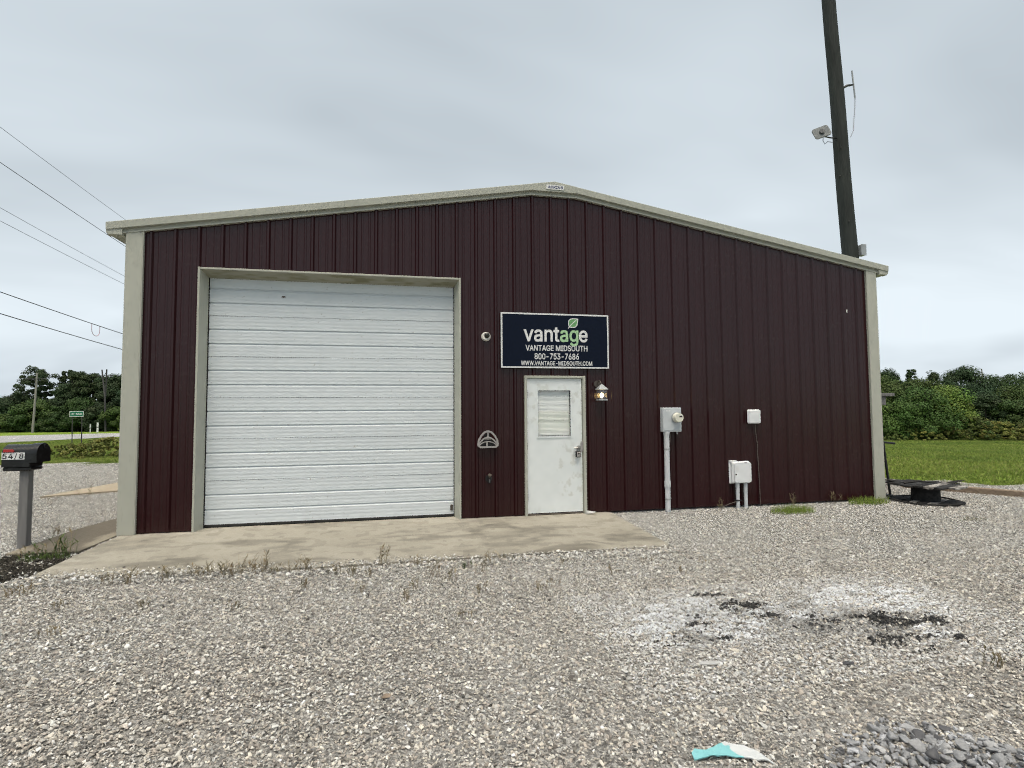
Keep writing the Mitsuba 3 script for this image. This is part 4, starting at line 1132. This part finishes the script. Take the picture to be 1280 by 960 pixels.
ms, cs = weed(4.44, -2.40, GZ, 0.20, 3, r, [(0.17, 0.13, 0.10)], 0.55, 0.1)
a, b = weed(4.43, -2.41, GZ, 0.10, 7, r, [(0.055, 0.085, 0.02)], 0.25, 1.0)
tag(obj('weed_plant', cat(ms + a), 'dry_stem', color=np.vstack(cs + b)), 'single weed with dark green base and bare stems at the slab edge', 'plant')
ms, cs = [], []
for x, y, h_, n_ in ((-0.20, -0.85, 0.22, 9), (-0.32, -0.92, 0.18, 8), (-0.12, -0.95, 0.25, 7), (-0.05, -0.86, 0.28, 5), (-0.42, -1.0, 0.14, 8)):
    a, b = weed(x, y, GZ, h_, n_, r, GRN + [(0.16, 0.13, 0.07)], 0.5, 0.8)
    ms += a
    cs += b
gm, gc = blades(240, 0.26, 0.03, 0.11, 0.0035, r, GRN, 0.5, True)
gm.apply_scale([1.0, 0.5, 1]).apply_translation([-0.25, -1.02, GZ])
tag(obj('weed_clump', cat(ms + [gm]), 'dry_stem', color=np.vstack(cs + [gc])), 'green weed clump in the dark soil gap near the mailbox post', 'plant')
sparse = []
for x, y, sx_, sy_, n_, h_, lab in ((9.90, -0.62, 0.40, 0.17, 900, 0.15, 'bright green grass tuft on the gravel below the white utility boxes'), (11.75, -0.24, 0.42, 0.15, 800, 0.15, 'green grass tuft at the foot of the right corner trim'), (11.1, -1.3, 0.22, 0.12, 120, 0.06, 'sparse low grass tuft on the gravel in front of the corner tuft'), (12.0, -1.7, 0.25, 0.14, 160, 0.07, 'faint olive grass tuft on the gravel in front of the cable reel'), (10.05, -1.05, 0.22, 0.1, 120, 0.05, 'low sparse grass tuft just in front of the bright green one')):
    m, c = blades(n_, 1.0, h_ * 0.4, h_, 0.006, r, GR if n_ > 300 else GRN + DRY, 0.6, True)
    m.apply_scale([sx_, sy_, 1]).apply_translation([x, y, GZ + 0.01])
    if n_ > 300:
        tag(obj('grass_tuft', m, 'blade', color=c), lab, 'grass tuft')
    else:
        sparse.append((m, c))
tag(obj('sparse_grass', cat([a for a, b in sparse]), 'blade', color=np.vstack([b for a, b in sparse])), 'sparse low olive grass scattered on the gravel near the right corner', 'grass', kind='stuff')

# ------------------------------------------------------------------ far things
sgn = tag('road_sign', 'green rectangular road sign on two posts on the far verge', 'road sign')
ctr, ux = np.array([-26.62, 47.4]), np.array([0.981, -0.194])
rot = math.degrees(math.atan2(ux[1], ux[0]))
pl = lambda m: turn(m, rot, [0, 0, 1], [0, 0, 0]).apply_translation([ctr[0], ctr[1], 0])
obj('panel', pl(box(-0.66, 0.66, -0.012, 0.012, 1.40, 1.95, 0.004)), 'highway_green', sgn)
obj('border', pl(poly_y(sg.Polygon([(-0.655, 1.405), (0.655, 1.405), (0.655, 1.945), (-0.655, 1.945)], [[(-0.60, 1.46), (0.60, 1.46), (0.60, 1.89), (-0.60, 1.89)]]), -0.018, -0.0125)), 'white_print', sgn)
obj('arrow', pl(poly_y([(-0.50, 1.675), (-0.36, 1.76), (-0.36, 1.71), (-0.20, 1.71), (-0.20, 1.64), (-0.36, 1.64), (-0.36, 1.59)], -0.018, -0.0125)), 'white_print', sgn)
tx = [sg.box(-0.06 + k * 0.075, 1.60, -0.01 + k * 0.075, 1.60 + (0.15 if k % 3 == 0 else 0.11)) for k in range(8)]
obj('legend', pl(cat([poly_y(t, -0.018, -0.0125) for t in tx])), 'white_print', sgn)
for x in (-0.42, 0.46):
    obj('post', pl(turn(box(x - 0.035, x + 0.035, 0.014, 0.06, -1.3, 1.95, 0.004), -1.0, [0, 1, 0], [x, 0, 1.9])), 'far_pole_dark', sgn)

fp = tag('utility_pole_001', 'pale wooden power pole with crossarm beyond the road', 'utility pole')
obj('pole', tube([(-59.3, 95.0, -1.6), (-58.6, 94.4, 8.75)], [0.18, 0.12], 12), 'far_pole_wood', fp)
obj('crossarm', tube([(-60.5, 94.75, 7.7), (-57.0, 94.1, 7.75)], 0.075, 6), 'far_pole_dark', fp)
hp = tag('utility_pole_002', 'dark double power pole with crossbar in front of the far trees', 'utility pole')
obj('pole', tube([(-48.7, 95.8, -1.6), (-49.2, 96.2, 4.8), (-50.4, 97.4, 9.6)], [0.15, 0.14, 0.11], 10), 'far_pole_dark', hp)
obj('pole', tube([(-49.65, 97.3, 4.8), (-49.6, 97.3, 9.7)], [0.13, 0.11], 10), 'far_pole_dark', hp)
obj('crossarm', tube([(-51.25, 97.6, 8.5), (-48.5, 97.2, 8.55)], 0.08, 6), 'far_pole_dark', hp)
obj('crossarm', tube([(-50.4, 97.4, 7.8), (-49.6, 97.3, 9.3)], 0.05, 6), 'far_pole_dark', hp)
for i, (x, y, w, h_, lab) in enumerate(((-49.9, 93.6, 0.16, 1.3, 'thin white marker post, left one of two by the far road'), (-48.6, 93.2, 0.28, 1.6, 'wider white marker post, right one of two by the far road'))):
    k_ = tag(numbered('marker_post'), lab, 'marker post', 'white marker posts')
    obj('post', box(x - w / 2, x + w / 2, y - 0.05, y + 0.05, -1.5, -1.4 + h_, 0.01), 'white_print', k_)
    obj('band', box(x - w / 2 - 0.01, x + w / 2 + 0.01, y - 0.06, y + 0.06, -1.4 + h_ * 0.45, -1.4 + h_ * 0.55, 0.01), 'far_pole_dark', k_)
gt = tag('broken_gate', 'thin leaning grey gate posts with a rail under the far left trees', 'gate')
for x, t in ((-70.0, 0.45), (-67.8, 0.35)):
    obj('post', tube([(x, 104.3, -1.5), (x + t, 104.2, 0.5)], 0.07, 6), 'far_pole_wood', gt)
obj('rail', tube([(-69.7, 104.25, 0.25), (-67.2, 104.2, 0.2)], 0.05, 6), 'far_pole_wood', gt)

# ------------------------------------------------------------------ trees: unit crowns (height 1, radius about 0.5), each tree its own thing
def crown(seed, top, wid, n_leaf, leaf, kind):
    """a crown of the given height and width in metres: billows of leaves round a branching volume"""
    r = np.random.default_rng(seed)
    shape, lo, tone, br = {'bush': ('bush', 0.02, LITE, 0.20), 'midbush': ('bush', 0.0, MIDG, 0.20), 'oak': ('round', 0.08, DEEP, 0.19), 'midoak': ('round', 0.06, MIDG, 0.19), 'dark': ('round', 0.04, PINE, 0.17),
                           'darkbush': ('bush', 0.0, PINE, 0.13), 'loose': ('round', 0.40, PINE, 0.10), 'pine': ('pine', 0.30, PINE, 0.11), 'weed': ('bush', 0.0, OLIVE, 0.10)}[kind]
    size = min(top, wid)
    each = {'weed': 45, 'pine': 60, 'loose': 150}.get(kind, 230)
    ncl = int(n_leaf / each)
    tone = np.array(tone) * r.uniform(0.82, 1.18) * [r.uniform(0.9, 1.15), 1, r.uniform(0.85, 1.1)]
    V, C = [], []
    for k in range(ncl):
        a, h_ = r.uniform(0, 2 * np.pi), lo + (1 - lo) * r.random() ** (0.8 if shape != 'pine' else 1.0)
        if shape == 'round':
            env = 0.50 * math.sqrt(max(0.03, 1 - ((h_ - lo - 0.42 * (1 - lo)) / (0.60 * (1 - lo))) ** 2))
        elif shape == 'bush':
            env = 0.52 * math.sqrt(max(0.03, 1 - (h_ / 1.02) ** 2.2))
        else:
            env = 0.45 * (1.05 - 0.6 * h_) * r.uniform(0.5, 1)
        q = env * r.random() ** 0.40 * (1 + 0.18 * math.sin(3 * a + seed) + 0.10 * math.sin(5 * a + 2 * seed))
        cc = np.array([q * math.cos(a) * wid, q * math.sin(a) * wid, h_ * (top - 0.5 * br * size)])
        cr = br * r.uniform(0.6, 1.25) * size
        per = int(each * r.uniform(0.6, 1.4))
        d = r.normal(size=(per, 3))
        d[:, 2] = np.where(d[:, 2] < 0, d[:, 2] * 0.6, d[:, 2])
        d /= np.linalg.norm(d, axis=1, keepdims=True)
        p = cc + d * cr * (r.random((per, 1)) ** 0.33) * [1.12, 1.12, 0.85]
        nn = 1.2 * d + 0.40 * r.normal(size=(per, 3)) + [0, 0, 0.45]
        nn /= np.linalg.norm(nn, axis=1, keepdims=True)
        t = np.cross(nn, r.normal(size=(per, 3)))
        t /= np.linalg.norm(t, axis=1, keepdims=True)
        b = np.cross(nn, t)
        sz = leaf * r.uniform(0.6, 1.3, (per, 1))
        V.append(np.stack([p - t * sz, p - b * sz * 0.6 + nn * sz * 0.2, p + t * sz, p + b * sz * 0.6 + nn * sz * 0.2], 1).reshape(-1, 3))
        hue = r.normal(1, 0.08)
        col = tone * np.array([hue, 1.0, 0.9]) * r.uniform(0.85, 1.15) * r.uniform(0.75, 1.3, (per, 1))
        C.append(np.repeat(col, 4, 0))
    V = np.vstack(V)
    V[:, 2] = np.maximum(V[:, 2], -0.05)
    k = np.arange(len(V) // 4)[:, None] * 4
    return trimesh.Trimesh(V, np.vstack([k + [0, 1, 2], k + [0, 2, 3]]), process=False), np.vstack(C)


DEEP, MIDG, LITE, PINE, OLIVE = (0.043, 0.077, 0.021), (0.064, 0.114, 0.026), (0.095, 0.155, 0.032), (0.029, 0.052, 0.022), (0.125, 0.155, 0.045)


def trunk_mesh(seed):
    r = np.random.default_rng(seed)
    parts = [tube([(0, 0, -0.04), (0.01, 0, 0.25), (-0.01, 0.01, 0.55), (0.01, 0, 0.9)], [0.030, 0.024, 0.017, 0.006], 8)]
    for k in range(7):
        z, a = r.uniform(0.25, 0.7), r.uniform(0, 2 * np.pi)
        parts.append(tube([(0, 0, z), (0.15 * math.cos(a), 0.15 * math.sin(a), z + 0.10), (0.30 * math.cos(a), 0.30 * math.sin(a), z + 0.22)], [0.012, 0.008, 0.003], 5))
    return cat(parts)


TR = [mikit.ply(trunk_mesh(300 + k), 'bark', smooth=True) for k in range(3)]
r = np.random.default_rng(88)


def tree(name, x, y, top, wid, kind, label, catg, group=None):
    z0 = float(height(x, y)) - 0.08
    h_ = top - z0
    key = tag(numbered(name), label, catg, group)
    w = T().translate([x, y, z0]).rotate([0, 0, 1], float(r.uniform(0, 360))).scale([wid, wid, h_])
    area = h_ * wid + 0.5 * wid * wid
    m, c = crown(int(1000 + 7 * len(scene)), h_, wid, min(19000, 480 * area + 1500) * (0.45 if kind in ('pine', 'loose') else 1.0), 0.060 if kind == 'weed' else 0.092 if y < 60 else 0.15, kind)
    obj('crown', m, 'leaf', key, color=c, to_world=T().translate([x, y, z0]))
    if kind != 'weed':
        obj('trunk', TR[r.integers(0, 3)], None, key, to_world=w)


RG = 'dense bushes and trees beyond the right lawn'
right = [(49.4, 33.9, 4.1, 5.5, 'oak', 'bushy green tree nearest the building in the right tree line'),
         (48.6, 29.8, 3.55, 4.4, 'midbush', 'mid green leafy bush at the front left of the right tree line'),
         (51.4, 30.4, 3.5, 4.3, 'bush', 'bright green rounded bush at the centre front of the right tree line'),
         (46.1, 29.6, 2.3, 3.8, 'midbush', 'low green bush beside the corner trim in the right tree line'),
         (44.3, 30.4, 2.2, 3.3, 'midbush', 'low green bush partly hidden by the corner trim'),
         (55.2, 29.8, 2.75, 3.4, 'darkbush', 'small dark rounded bush in front of the right dark trees'),
         (56.4, 28.4, 2.2, 4.0, 'oak', 'broad dark dome-shaped bush at the right frame edge'),
         (59.0, 27.6, 3.1, 4.3, 'midbush', 'green bush cut by the right frame edge'),
         (58.0, 42.2, 6.2, 3.6, 'dark', 'tall dark tree just right of the corner trim'),
         (56.2, 36.6, 4.7, 4.3, 'oak', 'deep green tree behind the light bushes on the right'),
         (64.4, 39.0, 6.2, 5.2, 'dark', 'large dark pointed tree rising at the middle of the right tree line'),
         (68.6, 40.2, 4.1, 4.0, 'midoak', 'mid green tree under the bare snag'),
         (72.6, 40.8, 5.8, 4.8, 'oak', 'deep green broad tree right of the bare snag'),
         (71.2, 36.2, 5.5, 5.8, 'oak', 'deep green tree at the right frame edge behind the bush'),
         (60.4, 35.4, 4.2, 5.2, 'dark', 'dark tree behind the bright centre front bush'),
         (64.0, 33.0, 3.9, 5.2, 'oak', 'deep green low tree behind the small dark bush'),
         (62.5, 45.0, 5.0, 4.3, 'oak', 'deep green tree far behind the corner trim'),
         (67.6, 44.6, 6.3, 2.6, 'pine', 'thin ragged pine top left of the large dark tree'),
         (61.6, 42.3, 6.2, 2.2, 'pine', 'thin ragged pine top near the corner trim'),
         (52.6, 38.0, 5.2, 4.3, 'oak', 'deep green tree hidden mostly behind the corner trim'),
         (68.0, 31.5, 4.2, 5.2, 'oak', 'deep green tree behind the dome-shaped bush')]
for x, y, t, w, k_, lab in right:
    tree('broadleaf_tree' if 'tree' in lab.split(' in the')[0].split(' on the')[0].split(' behind')[0] and 'bush' not in lab.split()[0:5] else 'green_bush', x, y, t, w, k_, lab, 'tree' if 'tree' in lab.split(' in ')[0].split(' behind')[0] else 'bush', RG)
tall = [(50.8, 27.6, 0.9, 3.4), (51.9, 26.4, 0.5, 3.6), (54.2, 25.6, 0.6, 3.4), (56.6, 24.4, 0.5, 3.6), (48.6, 28.0, 0.1, 3.2), (46.4, 28.6, -0.1, 3.2), (44.0, 29.4, -0.2, 3.0), (59.0, 23.6, 0.6, 3.6)]
weeds_far = []
for j, (x, y, t, w) in enumerate(tall):
    z0 = float(height(x, y)) - 0.08
    m, c = crown(900 + j, t - z0, w, 3800, 0.07, 'weed')
    c = c * (1 if j % 2 else 0.8)
    weeds_far.append((m.apply_translation([x, y, z0]), c))
tag(obj('tall_weeds', cat([a for a, b in weeds_far]), 'leaf', color=np.vstack([b for a, b in weeds_far])), 'pale olive tall weeds along the edge of the right lawn', 'weeds', kind='stuff')
sn = obj('dead_snag', tube([(75.4, 44.9, -1.5), (75.5, 44.9, 3.5), (75.45, 44.9, 6.6)], [0.22, 0.16, 0.05], 8), 'far_pole_wood')
tag(sn, 'bare grey dead tree trunk rising above the right tree line', 'dead tree')

LG = 'dark woodland trees beyond the road on the left'
left = [(-68.5, 102.6, 4.6, 6.0, 'darkbush', 'dark bushy tree at the left frame edge'),
        (-68.0, 105.4, 5.8, 6.0, 'dark', 'dark tree just left of the tall loose tree'), (-65.0, 105.0, 10.8, 6.8, 'loose', 'tallest loose-crowned dark tree behind the pale power pole'),
        (-63.6, 104.6, 8.0, 3.4, 'loose', 'smaller loose crown right of the tallest dark tree'),
        (-62.0, 100.2, 4.4, 6.4, 'oak', 'deep green bushy tree at the foot of the tallest dark tree'), (-60.6, 103.0, 4.8, 5.0, 'darkbush', 'low dark tree in the dip of the left tree line'),
        (-61.6, 106.4, 10.0, 2.4, 'pine', 'thin ragged dark tree in the dip of the left skyline'), (-60.0, 106.2, 10.2, 3.0, 'pine', 'ragged tree right of the thin one in the left skyline'), (-58.9, 103.4, 7.4, 5.0, 'dark', 'dark tree behind the green road sign'),
        (-57.4, 104.0, 9.8, 4.6, 'dark', 'high dark tree above the green road sign'), (-55.6, 104.8, 9.3, 4.8, 'darkbush', 'dark tree left of the double pole'),
        (-53.0, 103.8, 8.8, 4.8, 'dark', 'dark tree behind the double power pole'), (-51.0, 103.2, 9.2, 5.2, 'dark', 'dark tree right of the double power pole'),
        (-48.4, 101.8, 9.0, 5.4, 'darkbush', 'dark tree beside the left edge of the building'), (-58.5, 98.6, 2.0, 5.0, 'oak', 'low green undergrowth bush left of the road sign'),
        (-55.0, 99.4, 4.4, 5.4, 'oak', 'deep green bush behind the road sign posts'), (-50.6, 98.4, 3.6, 5.2, 'dark', 'dark bush behind the white marker posts'),
        (-47.4, 97.6, 2.9, 5.0, 'oak', 'deep green bush beside the left building edge'), (-66.1, 100.6, 1.9, 5.6, 'oak', 'low green bush at the far left under the dark trees')]
for x, y, t, w, k_, lab in left:
    tree('dark_tree' if 'tree' in lab.split(' at the foot')[0].split(' under ')[0] else 'dark_bush', x, y, t, w, k_, lab, 'tree' if 'tree' in lab.split(' at the foot')[0].split(' under ')[0] else 'bush', LG)
for j, (x, y, t, w, lab) in enumerate(((-8.9, 17.4, 0.62, 2.6, 'olive green weedy shrub on the left verge beside the building edge'), (-10.4, 18.0, 0.36, 2.4, 'lower olive weedy shrub left of the taller one on the verge'))):
    tree('verge_shrub', x, y, t, w, 'weed', lab, 'shrub')
